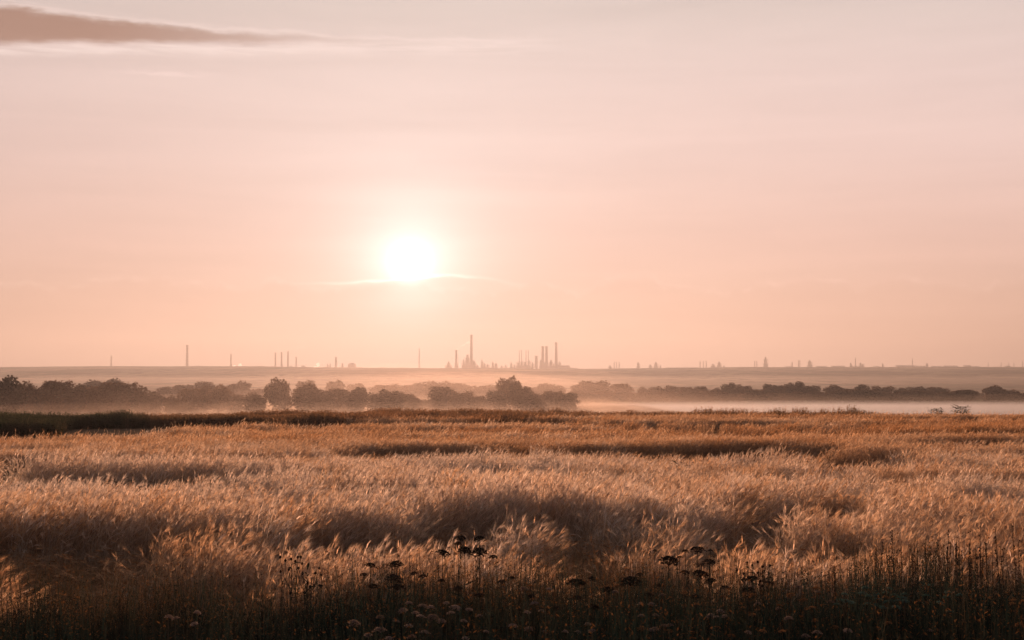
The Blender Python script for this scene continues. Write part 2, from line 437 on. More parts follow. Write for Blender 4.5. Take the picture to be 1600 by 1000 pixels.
# ------------------------------------------------------------------ scattering (instances of one object)
def source(name, mesh):
    return bpy.data.objects.new(name, mesh)      # geometry source for the scatter only
def scatter(name, pos, rot, scl, idx, tint, sources, label, cat):
    me = bpy.data.meshes.new(name); n = len(pos)
    me.vertices.add(n); me.vertices.foreach_set('co', np.asarray(pos, np.float32).ravel())
    a = me.attributes.new('rot', 'FLOAT_VECTOR', 'POINT'); a.data.foreach_set('vector', np.asarray(rot, np.float32).ravel())
    a = me.attributes.new('scl', 'FLOAT_VECTOR', 'POINT'); a.data.foreach_set('vector', np.asarray(scl, np.float32).ravel())
    a = me.attributes.new('idx', 'INT', 'POINT'); a.data.foreach_set('value', np.asarray(idx, np.int32))
    a = me.attributes.new('tint', 'FLOAT', 'POINT'); a.data.foreach_set('value', np.asarray(tint, np.float32))
    me.update()
    o = link(name, me)
    g = bpy.data.node_groups.new(name + '_nodes', 'GeometryNodeTree')
    g.interface.new_socket('Geometry', in_out='INPUT', socket_type='NodeSocketGeometry')
    g.interface.new_socket('Geometry', in_out='OUTPUT', socket_type='NodeSocketGeometry')
    gi = g.nodes.new('NodeGroupInput'); go = g.nodes.new('NodeGroupOutput'); jn = g.nodes.new('GeometryNodeJoinGeometry')
    def na(nm, ty):
        k = g.nodes.new('GeometryNodeInputNamedAttribute'); k.data_type = ty; k.inputs[0].default_value = nm
        return k.outputs[0]
    ar, asc, ai = na('rot', 'FLOAT_VECTOR'), na('scl', 'FLOAT_VECTOR'), na('idx', 'INT')
    for k, s in enumerate(sources):
        oi = g.nodes.new('GeometryNodeObjectInfo'); oi.inputs['Object'].default_value = s
        oi.inputs['As Instance'].default_value = False
        cmp_ = g.nodes.new('FunctionNodeCompare'); cmp_.data_type = 'INT'; cmp_.operation = 'EQUAL'
        ins = [q for q in cmp_.inputs if q.type == 'INT']
        g.links.new(ai, ins[0]); ins[1].default_value = k
        ip = g.nodes.new('GeometryNodeInstanceOnPoints')
        g.links.new(gi.outputs[0], ip.inputs['Points']); g.links.new(cmp_.outputs[0], ip.inputs['Selection'])
        g.links.new(oi.outputs['Geometry'], ip.inputs['Instance'])
        g.links.new(ar, ip.inputs['Rotation']); g.links.new(asc, ip.inputs['Scale'])
        g.links.new(ip.outputs[0], jn.inputs[0])
    g.links.new(jn.outputs[0], go.inputs[0])
    md = o.modifiers.new('scatter', 'NODES'); md.node_group = g
    return tag(o, label, cat, kind='stuff')

# ------------------------------------------------------------------ barley
def barley_clump(seed, r, n, wm, earw, awns, segs, lodged=False, wind=0.30):
    rr = random.Random(seed); b = MB()
    for i in range(n):
        a = rr.uniform(0, 6.283); q = r * math.sqrt(rr.random())
        bx, by = q * math.cos(a), q * math.sin(a)
        if not lodged:
            h = rr.gauss(0.80, 0.09); ld = rr.gauss(0.0, 1.05); L = abs(rr.gauss(wind, 0.17)); h0 = 1.0
            if rr.random() < 0.05: h *= 1.22; L *= 0.4
            if rr.random() < 0.06: h *= 0.75; L = 1.0; ld += rr.uniform(-2, 2)
        else:
            h = rr.gauss(0.92, 0.08); ld = rr.gauss(0.0, 0.55); L = rr.uniform(0.8, 1.0)
        lx, ly = math.cos(ld), math.sin(ld)
        pts = []
        lift = rr.uniform(0.08, 0.30) * rr.choice((0.7, 1, 1, 1.7))
        for k in range(segs + 1):
            t = k / segs
            if not lodged:
                z = h * t * (1 - 0.18 * L * t); d = h * L * t * t
            else:
                z = lift * math.sin(min(t * 1.9, 2.5)) ; d = h * 0.9 * t
            pts.append(Vector((bx + lx * d, by + ly * d, z)))
        sa = rr.uniform(0, math.pi) if not lodged else ld + 1.57 + rr.uniform(-0.6, 0.6)
        side = Vector((math.cos(sa), math.sin(sa), rr.uniform(-0.2, 0.2)))
        b.ribbon(pts, [0.0055 * wm * (1 - 0.45 * k / segs) for k in range(segs + 1)], side)
        # ear: nods over
        T = (pts[-1] - pts[-2]).normalized()
        droop = Vector((lx * 0.55, ly * 0.55, 0.05 - 0.45 * rr.random()))
        e0 = pts[-1]; e1 = e0 + (T * 0.7 + droop * 0.3).normalized() * 0.05; e2 = e1 + (T * 0.45 + droop * 0.6).normalized() * 0.05
        for sd in ((side,) if earw > 1.9 else (side, T.cross(side).normalized())):
            b.ribbon([e0, e1, e2], [0.006 * earw, 0.013 * earw, 0.004 * earw], sd, 1)
        td = (e2 - e1).normalized()
        for k in range(awns):
            off = Vector((rr.gauss(0, 0.22), rr.gauss(0, 0.22), rr.gauss(0.05, 0.22)))
            tip = e1 + (td + off).normalized() * rr.uniform(0.11, 0.19)
            wv = side * 0.0026 * wm
            b.face([e1 - wv, e1 + wv, tip], 1)
        if rr.random() < 0.7:   # a dry leaf
            t = rr.uniform(0.3, 0.75); p = pts[0].lerp(pts[-1], t); la = rr.uniform(0, 6.283); Lf = rr.uniform(0.10, 0.2)
            u = Vector((math.cos(la), math.sin(la), 0)); sd = Vector((-u.y, u.x, 0))
            b.ribbon([p, p + u * Lf * 0.5 + Vector((0, 0, 0.05)), p + u * Lf + Vector((0, 0, -0.04))], [0.007 * wm, 0.009 * wm, 0.002 * wm], sd)
    return b.mesh('barley_clump', [M_straw, M_ear])

src = []
for k in range(5): src.append(source('clump', barley_clump(10 + k, 0.22, 40, 1.3, 1.05, 10, 3, False, 0.24)))          # 0-4 near, standing
for k in range(4): src.append(source('clump', barley_clump(30 + k, 0.25, 40, 1.3, 1.05, 10, 5, True)))      # 5-8 near, lodged
for k in range(4): src.append(source('clump', barley_clump(50 + k, 0.32, 66, 1.5, 1.05, 5, 2, False, 0.20)))            # 9-12 middle, standing
for k in range(3): src.append(source('clump', barley_clump(70 + k, 0.35, 50, 1.8, 1.6, 3, 4, True)))      # 13-15 middle, lodged
for k in range(4): src.append(source('clump', barley_clump(90 + k, 0.5, 90, 2.8, 2.0, 1, 2, False, 0.2)))             # 16-19 far, standing
for k in range(3): src.append(source('clump', barley_clump(110 + k, 0.55, 60, 3.6, 2.6, 1, 3, True)))     # 20-22 far, lodged

EDGE_PX = [-900, 0, 60, 160, 200, 250, 300, 340, 400, 480, 540, 800, 1000, 1250, 1600, 2500]
EDGE_Y = [56, 59, 59, 62, 63, 68, 73.5, 77, 82, 87, 92, 92, 99, 102, 100, 100]
# lodged hollows: left px, right px (at mid distance), near Y, far Y, how flat
HOLLOWS = [
    (-600, 560, 14.0, 18.3, 0.62), (500, 1290, 14.0, 18.0, 0.7),
    (470, 1110, 17.2, 23.2, 1.0), (-500, 480, 17.8, 21.6, 0.85), (1090, 1420, 22.6, 26.0, 1.0), (1060, 1340, 17.5, 22.8, 0.8),
    (-500, 545, 29.0, 34.6, 1.0), (190, 300, 31.0, 35.0, 1.0), (150, 330, 27.5, 31.0, 0.55), (-500, 250, 36.3, 38.6, 0.8), (640, 1000, 36.5, 38.0, 0.6),
    (330, 1330, 42.5, 49.2, 1.0), (1230, 2300, 47.5, 53.0, 1.0), (-600, 620, 40.0, 43.8, 0.9), (-500, 180, 46.5, 50.0, 0.8),
    (900, 2300, 60, 66.5, 1.0), (380, 1500, 67, 75.5, 1.0), (900, 2300, 76, 86, 1.0), (560, 1250, 57.0, 60.5, 0.8), (560, 1100, 80, 87, 1.0), (1050, 2300, 91, 96, 1.0),
    (120, 420, 53, 56, 0.5), (700, 1500, 53.5, 55.5, 0.5),
    (1225, 1315, 34.0, 37.0, 0.9), (1320, 1400, 27.6, 29.6, 0.8), (1450, 1640, 25.5, 27.5, 0.8), (1480, 1640, 31, 33, 0.6),
    (940, 1010, 29, 30.4, 0.4), (430, 480, 24.0, 25.6, 0.6), (90, 190, 24.5, 26.3, 0.7), (560, 640, 36, 38, 0.5),
]
def hollow(x, y):
    """0 = crop stands, 1 = crop is flat"""
    s = np.zeros_like(x)
    wx_ = (fbm(x / 2.6, y / 2.6, 41) - 0.5); wy_ = (fbm(x / 3.4, y / 2.0, 47) - 0.5)
    for a, b, y0, y1, k in HOLLOWS:
        ym = (y0 + y1) / 2; xa, xb = sx(a, ym), sx(b, ym); th = y1 - y0
        xx = x + wx_ * th * 1.4; yy = y + wy_ * th * 1.0
        ex = min(7.0, (xb - xa) * 0.3)
        m = sstep(xx, xa, xa + ex) * (1 - sstep(xx, xb - ex, xb)) * sstep(yy, y0 - 0.1 * th, y0 + 0.35 * th) * (1 - sstep(yy, y1 - 0.35, y1))
        s = np.maximum(s, m * k)
    small = sstep(fbm(x / 4.5, y / 1.7, 61), 0.57, 0.70) * 0.75 * sstep(y, 23, 28) + sstep(fbm(x / 14, y / 3.0, 67), 0.55, 0.68) * 0.7 * sstep(y, 50, 60)
    return np.maximum(s, small)
def crop_points(y0, y1, step):
    ys = np.arange(y0, y1, step); P = []
    for y in ys:
        hw = 0.36 * y * 1.18 + 2.5
        x = np.arange(-hw, hw, step)
        P.append(np.stack([x, np.full_like(x, y)], 1))
    P = np.concatenate(P); P += rng.uniform(-0.5, 0.5, P.shape) * step * 0.95
    return P
P0 = crop_points(14.2, 27, 0.27); P1 = crop_points(27, 55, 0.37); P2 = crop_points(55, 104, 0.56)
P = np.concatenate([P0, P1, P2]); lod = np.concatenate([np.zeros(len(P0)), np.ones(len(P1)), np.full(len(P2), 2)])
px = P[:, 0] / P[:, 1] * F + 800
near_edge = 14.7 + 0.7 * (fbm(P[:, 0] / 1.5, P[:, 0] * 0, 71) - 0.5) * 2
keep = (rng.random(len(P)) > 0.05) & (P[:, 1] < np.interp(px, EDGE_PX, EDGE_Y) + 1.2 * (fbm(P[:, 0] / 4, P[:, 1] * 0, 72) - 0.5)) & (P[:, 1] > near_edge)
P, lod = P[keep], lod[keep]
x, y = P[:, 0], P[:, 1]
hl = hollow(x, y); n = len(P)
lodg = rng.random(n) < sstep(hl, 0.2, 0.5)
z = height(x, y)
hs = (1 + 0.22 * (fbm(x / 5, y / 3.5, 81) - 0.5) + rng.normal(0, 0.085, n) * (1 - 0.6 * sstep(y, 40, 55))) * (1 - 0.45 * np.where(lodg, 0, hl))
hs = hs * np.where(lodg & (y > 26), 0.6, 1.0) * (0.93 + 0.07 * (y < 30))
hs = hs * np.where((lodg) & (y < 25), 0.9 + 0.5 * fbm(x / 1.2, y / 1.0, 88), 1.0)
behind = hollow(x, y - 1.6)
hs = hs * (1 + np.where(lodg, 0, 0.26) * behind * (1 - hl) * sstep(y, 20, 26) * (1 - sstep(y, 38, 50)))
rz = rng.normal(0, 0.35, n) + (fbm(x / 6, y / 6, 83) - 0.5) * 1.6 + 0.1
swirl = (fbm(x / 2.3, y / 2.3, 85) - 0.5) * 7.0
rz = np.where(lodg, swirl + rng.normal(0, 0.25, n), rz)
rot = np.stack([rng.normal(0, 0.06, n), rng.normal(0.08, 0.08, n), rz], 1)
xy = rng.uniform(0.9, 1.15, n)
scl = np.stack([xy, xy, hs], 1)
idx = np.where(lod == 0, np.where(lodg, 5 + rng.integers(0, 4, n), rng.integers(0, 5, n)),
      np.where(lod == 1, np.where(lodg, 13 + rng.integers(0, 3, n), 9 + rng.integers(0, 4, n)),
                         np.where(lodg, 20 + rng.integers(0, 3, n), 16 + rng.integers(0, 4, n))))
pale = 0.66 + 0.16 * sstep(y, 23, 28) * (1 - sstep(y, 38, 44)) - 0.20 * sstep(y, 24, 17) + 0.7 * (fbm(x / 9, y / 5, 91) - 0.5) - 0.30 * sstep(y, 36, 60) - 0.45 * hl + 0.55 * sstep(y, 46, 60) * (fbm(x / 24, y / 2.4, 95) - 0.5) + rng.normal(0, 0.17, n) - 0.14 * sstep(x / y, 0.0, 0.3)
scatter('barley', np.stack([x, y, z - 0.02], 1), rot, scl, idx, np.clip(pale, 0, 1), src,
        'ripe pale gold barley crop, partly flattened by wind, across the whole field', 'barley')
print('barley clumps', n)

# ------------------------------------------------------------------ weeds on the near verge and along the far edge of the field
def blade_clump(seed, n, h, r, wid, lean=0.35):
    rr = random.Random(seed); b = MB()
    for i in range(n):
        a = rr.uniform(0, 6.283); q = r * math.sqrt(rr.random()); hh = h * rr.uniform(0.55, 1.0); ld = rr.uniform(0, 6.283); L = rr.uniform(0.05, lean)
        base = Vector((q * math.cos(a), q * math.sin(a), 0)); u = Vector((math.cos(ld), math.sin(ld), 0))
        pts = [base + u * hh * L * t * t + Vector((0, 0, hh * t * (1 - 0.3 * L * t))) for t in (0, 0.35, 0.7, 1.0)]
        sa = rr.uniform(0, 3.14)
        b.ribbon(pts, [wid, wid * 0.9, wid * 0.6, wid * 0.1], (math.cos(sa), math.sin(sa), 0))
    return b.mesh('grass_clump', M_weed)
def leafy_clump(seed, n, h, r, ls, mat, seedy=0.3, mats=None):
    """upright stems with side branches, small leaves and seed clusters"""
    rr = random.Random(seed); b = MB()
    for i in range(n):
        a = rr.uniform(0, 6.283); q = r * math.sqrt(rr.random()); hh = h * rr.uniform(0.6, 1.05); ld = rr.uniform(0, 6.283); L = rr.uniform(0, 0.18)
        base = Vector((q * math.cos(a), q * math.sin(a), 0)); u = Vector((math.cos(ld), math.sin(ld), 0))
        P_ = lambda t: base + u * hh * L * t * t + Vector((0, 0, hh * t))
        sa = rr.uniform(0, 3.14)
        b.ribbon([P_(t) for t in (0, 0.4, 0.75, 1)], [ls * 0.16, ls * 0.13, ls * 0.10, ls * 0.05], (math.cos(sa), math.sin(sa), 0))
        for k in range(int(16 * h / 0.9)):
            t = rr.uniform(0.2, 1.0); p = P_(t); an = rr.uniform(0, 6.283); s = ls * rr.uniform(0.5, 1.1) * (1.15 - 0.6 * t)
            v = Vector((math.cos(an), math.sin(an), rr.uniform(-0.3, 0.8))).normalized(); sd = Vector((-math.sin(an), math.cos(an), rr.uniform(-0.4, 0.4)))
            mi = 1 if (t > 0.7 and rr.random() < seedy) else 0
            b.face([p, p + v * s * 0.55 + sd * s * 0.22, p + v * s * 1.2, p + v * s * 0.55 - sd * s * 0.22], mi)
    return b.mesh('weed_clump', mats or [mat, M_rust])
def pts_in(y0, y1, step, wide=1.2):
    Q = []
    for yy in np.arange(y0, y1, step):
        hw = 0.36 * yy * wide + 2
        xx = np.arange(-hw, hw, step); Q.append(np.stack([xx, np.full_like(xx, yy)], 1))
    Q = np.concatenate(Q); return Q + rng.uniform(-0.5, 0.5, Q.shape) * step

wsrc = [source('clump', blade_clump(200 + k, 40, 1.0, 0.2, 0.010, 0.95)) for k in range(3)] + \
       [source('clump', leafy_clump(210 + k, 9, 0.98, 0.18, 0.05, M_weed, 0.5)) for k in range(4)] + \
       [source('clump', leafy_clump(220 + k, 10, 0.75, 0.2, 0.085, M_weed, 0.1)) for k in range(2)]
Q = pts_in(7.6, 17.2, 0.185)
pxq = Q[:, 0] / Q[:, 1] * F + 800
front = np.interp(pxq, [-200, 0, 400, 560, 760, 1000, 1250, 1600, 1900], [14.8, 14.9, 15.1, 15.6, 15.7, 15.6, 15.7, 16.0, 16.0]) + 2.2 * (fbm(Q[:, 0] / 0.7, Q[:, 1] / 0.7, 101) - 0.5)
Q = Q[Q[:, 1] < front]; n = len(Q)
pxq = Q[:, 0] / Q[:, 1] * F + 800
hgt = 1.29 * (0.72 + 0.55 * fbm(Q[:, 0] / 0.9, Q[:, 1] / 0.9, 103)) * np.interp(Q[:, 1], [8, 11, 14, 15.5], [0.95, 1.0, 0.97, 0.82]) * np.interp(pxq, [0, 480, 600, 1250, 1400], [0.95, 1.0, 1.15, 1.14, 1.24])
ii = np.where(rng.random(n) < 0.30, rng.integers(0, 3, n), 3 + rng.integers(0, 6, n))
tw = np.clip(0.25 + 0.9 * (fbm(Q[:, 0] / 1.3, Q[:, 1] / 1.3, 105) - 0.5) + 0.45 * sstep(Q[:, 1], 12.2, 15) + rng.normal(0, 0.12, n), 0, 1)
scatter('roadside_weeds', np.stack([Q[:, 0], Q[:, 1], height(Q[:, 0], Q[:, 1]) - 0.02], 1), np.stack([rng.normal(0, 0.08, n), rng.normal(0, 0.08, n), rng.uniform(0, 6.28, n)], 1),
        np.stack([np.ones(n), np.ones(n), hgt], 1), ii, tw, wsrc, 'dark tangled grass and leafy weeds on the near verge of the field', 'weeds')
print('verge clumps', n)

hsrc = [source('clump', leafy_clump(240 + k, 16, 1.15, 0.45, 0.22, M_hedge, 0.5, [M_hedge, M_hedge])) for k in range(5)]
E = pts_in(58, 112, 0.5); pe = E[:, 0] / E[:, 1] * F + 800
ef = np.interp(pe, EDGE_PX, EDGE_Y)
lo = np.interp(pe, [-900, 0, 90, 110, 210, 260, 420, 480], [82, 82, 83, 93, 96, 96, 92, 0])
ok = (E[:, 1] < np.interp(pe, [0, 210, 300, 500, 1600], [99, 101, 106, 110, 111])) & (E[:, 1] > np.maximum(ef + 0.5, lo + 1.5 * (fbm(E[:, 0] / 3, E[:, 1] * 0, 110) - 0.5)))
E = E[ok]; n = len(E); pe = E[:, 0] / E[:, 1] * F + 800
eh = (0.62 + 0.6 * fbm(E[:, 0] / 3, E[:, 1] / 5, 111)) * np.interp(pe, [0, 200, 240, 500, 900, 1000, 1090, 1330, 1380, 1600], [0.95, 0.95, 0.82, 0.95, 0.95, 0.86, 0.80, 0.86, 0.66, 0.60])
tall = (rng.random(n) < 0.07) & (pe > 1080) & (pe < 1345); eh = eh * np.where(tall, 1.4, 1.0)
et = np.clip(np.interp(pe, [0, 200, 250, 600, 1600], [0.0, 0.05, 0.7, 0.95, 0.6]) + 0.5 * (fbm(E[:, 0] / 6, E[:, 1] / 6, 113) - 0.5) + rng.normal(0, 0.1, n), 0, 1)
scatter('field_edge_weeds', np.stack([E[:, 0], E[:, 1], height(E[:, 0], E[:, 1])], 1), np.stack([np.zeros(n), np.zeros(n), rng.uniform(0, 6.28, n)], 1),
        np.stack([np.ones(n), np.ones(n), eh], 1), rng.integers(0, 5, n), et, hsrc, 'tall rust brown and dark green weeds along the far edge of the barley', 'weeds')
print('edge clumps', n)

# ------------------------------------------------------------------ umbel plants on the verge
def umbel_mesh(seed, mat, curl, lumps=18, dense=1.0):
    """one flower head, radius 1, dome shaped; the stem joins at the origin"""
    rr = random.Random(seed); b = MB()
    for i in range(lumps):
        q = math.sqrt((i + 0.5) / lumps); a = i * 2.39996 + rr.uniform(-0.2, 0.2)
        r = q * rr.uniform(0.86, 1.05); zt = 0.62 + 0.22 * (1 - q * q) - curl * q ** 3
        tip = Vector((r * math.cos(a), r * math.sin(a), zt))
        mid = Vector((tip.x * 0.5, tip.y * 0.5, 0.36))
        b.tube([(0, 0, 0), mid, tip], [0.028, 0.022, 0.018], 3, 0, False)
        s = 0.20 * dense
        for k in range(15):
            o = Vector((rr.gauss(0, s * 0.6), rr.gauss(0, s * 0.55), rr.uniform(0, s * 0.6)))
            c = tip + o; t = rr.uniform(0.07, 0.12) * dense
            u = Vector((rr.gauss(0, 1), rr.gauss(0, 1), rr.gauss(0, 0.4))).normalized(); v = u.cross(Vector((rr.gauss(0, 1), rr.gauss(0, 1), rr.gauss(0, 1)))).normalized()
            b.face([c - u * t, c + v * t, c + u * t, c - v * t], 1)
    return b.mesh('umbel', [M_stem, mat])
def stem_mesh(seed, mat):
    """stem of unit height leaning slightly, with a few sheathed leaves"""
    rr = random.Random(seed); b = MB()
    b.tube([(0, 0, 0), (0.006, 0, 0.4), (-0.006, 0.004, 0.75), (0, 0, 1)], [0.005, 0.0042, 0.0034, 0.0028], 5)
    return b.mesh('stem', mat)
def leaf_mesh(seed):
    rr = random.Random(seed); b = MB()
    for k in range(3):
        a = rr.uniform(0, 6.28); z0 = rr.uniform(0.35, 0.75); u = Vector((math.cos(a), math.sin(a), 0.25))
        for j in range(7):
            p = Vector((0, 0, z0)) + u * (0.03 + 0.02 * j); sd = Vector((-math.sin(a), math.cos(a), 0)) * (0.05 - 0.005 * j)
            b.face([p, p + sd + Vector((0, 0, -0.01)), p + u * 0.02 + sd * 0.6]); b.face([p, p - sd + Vector((0, 0, -0.01)), p + u * 0.02 - sd * 0.6])
    return b.mesh('leaf', M_plainweed)
M_plainweed = leafmat('weed_leaf', [(0.025, 0.030, 0.018), (0.05, 0.045, 0.025)], 0.25)
dark_u = [umbel_mesh(300 + k, M_darkumb, 0.35 + 0.12 * k, 26) for k in range(3)]
pale_u = [umbel_mesh(320 + k, M_paleumb, 0.50, 24, 1.15) for k in range(3)]
rust_u = [umbel_mesh(330 + k, M_rustumb, 0.30, 20, 1.1) for k in range(2)]
green_u = [umbel_mesh(340 + k, M_greenumb, 0.30, 22, 1.1) for k in range(2)]
stems = [stem_mesh(350 + k, M_stem) for k in range(2)]; leaves = [leaf_mesh(360 + k) for k in range(3)]
def umbel_plant(px_, py_, wpx, heads, label, group, name, cat='wild plant', Y=None):
    if Y is None: Y = 13.2 - (py_ - 850) / 140 * 2.4 + random.uniform(-0.25, 0.25)
    zt = sz(py_, Y); r = wpx / 2 / F * Y * 1.0
    x_ = sx(px_, Y); g0 = float(height(x_, Y)); H = zt - g0 - r * 0.6
    e = empty(name, (x_, Y, g0), random.uniform(0, 6.28))
    tag(e, label, cat, group)
    s_ = link('stem', random.choice(stems), e); s_.scale = (1, 1, H)
    u_ = link('umbel', random.choice(heads), e); u_.location = (0, 0, H * 0.995); u_.scale = (r, r, r * random.uniform(0.75, 1.0)); u_.rotation_euler = (random.gauss(0, 0.14), random.gauss(0, 0.14), random.uniform(0, 6.28))
    l_ = link('leaf', random.choice(leaves), e); l_.scale = (1, 1, H)
    return e
DARK = [
    (1043, 873, 32, 'large domed dried umbel on a thick stalk, black against the lit barley'),
    (1088, 855, 24, 'tallest flat dried umbel, just right of the large domed one'),
    (1069, 859, 13, 'small dried umbel between the large domed one and the tallest one'),
    (1108, 858, 9, 'tiny dried umbel immediately right of the tallest umbel'),
    (1060, 868, 11, 'small tilted dried umbel touching the large domed umbel on its right'),
    (1022, 858, 8, 'tiny dried umbel high to the left of the large domed umbel'),
    (1106, 875, 21, 'rounded dried umbel below the tallest umbel on the right'),
    (1094, 880, 12, 'small dried umbel tucked beside the rounded one below the tallest'),
    (1092, 894, 24, 'broad black dried umbel directly below the tallest umbel'),
    (1068, 892, 15, 'dim dried umbel low between the two largest dark umbels'),
    (1109, 905, 18, 'lowest of the dried umbels under the tallest one'),
    (1173, 902, 20, 'upper of two dark umbels standing alone in front of the orange barley'),
    (1166, 918, 20, 'lower of two dark umbels standing alone in front of the orange barley'),
    (984, 904, 34, 'widest dark umbel, half sunk in the weeds left of the domed one'),
    (726, 857, 24, 'left one of a pair of broad black umbels near the middle of the field edge'),
    (750, 858, 25, 'right one of a pair of broad black umbels near the middle of the field edge'),
    (771, 867, 15, 'black umbel drooping at the right end of the middle pair'),
    (720, 838, 19, 'left one of the two highest umbels in the middle of the verge'),
    (750, 839, 18, 'right one of the two highest umbels in the middle of the verge'),
    (692, 861, 21, 'dark umbel left of the broad middle pair'),
    (716, 847, 14, 'small umbel above the broad middle pair'),
    (900, 908, 28, 'flat dark umbel low in front of the straw tuft'),
    (616, 899, 25, 'upper one of two black umbels stacked one over the other on the left'),
    (622, 914, 25, 'lower one of two black umbels stacked one over the other on the left'),
    (620, 879, 23, 'tilted black umbel above the stacked pair on the left'),
    (580, 881, 17, 'thin flat umbel at the upper left of the dark cluster'),
    (570, 895, 13, 'leftmost small black umbel of the dark cluster'),
]
for a in DARK: umbel_plant(a[0], a[1], a[2], dark_u, a[3], 'dried dark umbel plants on the verge', 'dried_umbel_plant')
for a in [(585, 914, 16), (648, 894, 12), (662, 898, 14), (716, 916, 18), (750, 927, 18), (800, 900, 11), (784, 906, 14), (924, 902, 14), (950, 918, 24), (868, 948, 16),
          (926, 946, 18), (998, 895, 12), (1030, 912, 14), (1198, 908, 18), (1012, 926, 16), (830, 930, 14), (1085, 930, 15), (900, 932, 18), (690, 905, 12), (1130, 915, 13)]:
    umbel_plant(*a, dark_u, 'small dried dark umbel sunk among the weeds of the verge', 'small dark umbels among the weeds', 'dried_umbel_plant')
PALE = [(595, 981, 19, 'large pale globe shaped umbel at the bottom edge'), (555, 971, 18, 'pale double umbel at the bottom left of the globe shaped one'),
        (596, 962, 13, 'bright little pale umbel above the globe shaped one'), (631, 951, 14, 'pale umbel left of the crowded pale group'),
        (712, 946, 19, 'broad pale umbel at the right of the crowded pale group'), (312, 955, 11, 'lone pale umbel on a tall stalk in the dark left corner'),
        (308, 973, 12, 'whitish umbel under the lone one in the dark left corner'), (268, 962, 13, 'left one of two touching pale umbels in the dark left corner'),
        (279, 964, 11, 'right one of two touching pale umbels in the dark left corner'), (801, 975, 15, 'pale flat umbel alone in the dark bottom middle'),
        (1109, 960, 15, 'pale drooping umbel alone under the dark cluster'), (882, 985, 10, 'small whitish umbel at the bottom edge right of the middle'),
        (1448, 983, 9, 'tiny pale umbel at the bottom right edge')]
for a in PALE: umbel_plant(a[0], a[1], a[2], pale_u, a[3], 'pale umbel plants on the verge', 'pale_umbel_plant')
for a in [(640, 940, 12), (662, 944, 14), (674, 947, 12), (650, 955, 11), (676, 962, 20), (658, 960, 13), (698, 940, 10), (733, 950, 12), (705, 955, 12), (690, 968, 14), (620, 968, 12),
          (640, 975, 13), (665, 985, 14), (645, 992, 13), (725, 968, 11), (750, 960, 10), (577, 990, 12), (610, 995, 12), (760, 985, 10), (850, 985, 10), (902, 985, 9), (728, 995, 12), (1035, 975, 11), (1000, 960, 10)]:
    umbel_plant(*a, pale_u, 'pale umbel crowded among its like at the bottom of the verge', 'crowded pale umbels', 'pale_umbel_plant')
for i in range(46):
    umbel_plant(random.uniform(800, 1330), random.uniform(912, 992), random.uniform(9, 14), pale_u if i % 3 else rust_u, 'faded brownish umbel low in the dark weeds right of the middle', 'faded umbels low in the weeds', 'faded_umbel_plant')
for i in range(20):
    umbel_plant(random.choice([random.uniform(1260, 1300), random.uniform(1350, 1390), random.uniform(1575, 1600), random.uniform(1140, 1300)]), random.uniform(925, 990), random.uniform(9, 14), rust_u, 'rust coloured umbel low in the weeds on the right', 'rust umbels on the right', 'rusty_umbel_plant')
for i in range(34):
    umbel_plant(random.gauss(1395, 45), random.gauss(934, 10), random.uniform(10, 15), green_u, 'grey green flower head in the leafy patch right of the middle', 'grey green flower heads', 'green_umbel_plant')

# ------------------------------------------------------------------ dark dock spikes on the right of the verge
def dock_meshes(seed):
    rr = random.Random(seed); s = MB(); q = MB(); l = MB()
    s.tube([(0, 0, 0), (0.01, 0, 0.5), (0, 0.01, 1)], [0.006, 0.004, 0.002], 5)
    for k in range(60):
        t = rr.uniform(0.50, 1.0); a = rr.uniform(0, 6.28); r = rr.uniform(0.004, 0.022) * (1.35 - t); c = Vector((r * math.cos(a) * 1.3, r * math.sin(a) * 1.3, t)); e = rr.uniform(0.004, 0.009)
        u = Vector((rr.gauss(0, 1), rr.gauss(0, 1), rr.gauss(0, 0.6))).normalized() * e; v = Vector((rr.gauss(0, 1), rr.gauss(0, 1), rr.gauss(0, 1))).normalized() * e
        q.face([c - u, c + v, c + u, c - v])
    for k in range(10):
        a = rr.uniform(0, 6.28); z0 = rr.uniform(0.15, 0.6); u = Vector((math.cos(a), math.sin(a), rr.uniform(-0.1, 0.5))); sd = Vector((-math.sin(a), math.cos(a), 0)) * 0.012
        p = Vector((0, 0, z0)); L = rr.uniform(0.05, 0.10)
        l.ribbon([p, p + u * L * 0.5, p + u * L + Vector((0, 0, -0.03))], [0.008, 0.022, 0.003], sd.normalized())
    return s.mesh('stem', M_stem), q.mesh('seed_spike', M_darkumb), l.mesh('leaf', M_plainweed)
docks = [dock_meshes(400 + k) for k in range(4)]
def dock(px_, py_, label, group, name='dock_plant', Y=None):
    Y = Y or random.uniform(13.4, 14.6); zt = sz(py_, Y); x_ = sx(px_, Y); g0 = float(height(x_, Y)); H = zt - g0
    e = empty(name, (x_, Y, g0), random.uniform(0, 6.28)); tag(e, label, 'wild plant', group)
    d = random.choice(docks)
    for nm, m in zip(('stem', 'seed_spike', 'leaf'), d):
        o = link(nm, m, e); o.scale = (1.1, 1.1, H)
    e.rotation_euler = (random.gauss(0, 0.03), random.gauss(0, 0.03), random.uniform(0, 6.28))
    return e
for a in [(1468, 827, 'dark seed spike left of the two spikes with knobbly tops'), (1512, 830, 'dark seed spike third from the right among the tallest'), (1528, 822, 'tallest knobbly dark seed spike towards the right edge'),
          (1567, 823, 'dark knobbly seed spike second from the right edge'), (1590, 820, 'dark seed spike closest to the right edge'), (1395, 828, 'thin tall dark seed spike at the left end of the row'),
          (1388, 836, 'shorter dark seed spike beside the thin tall one on the left'), (1496, 838, 'slim leaning seed spike in the middle of the right hand row')]:
    dock(a[0], a[1], a[2], 'tall dark seed spikes')
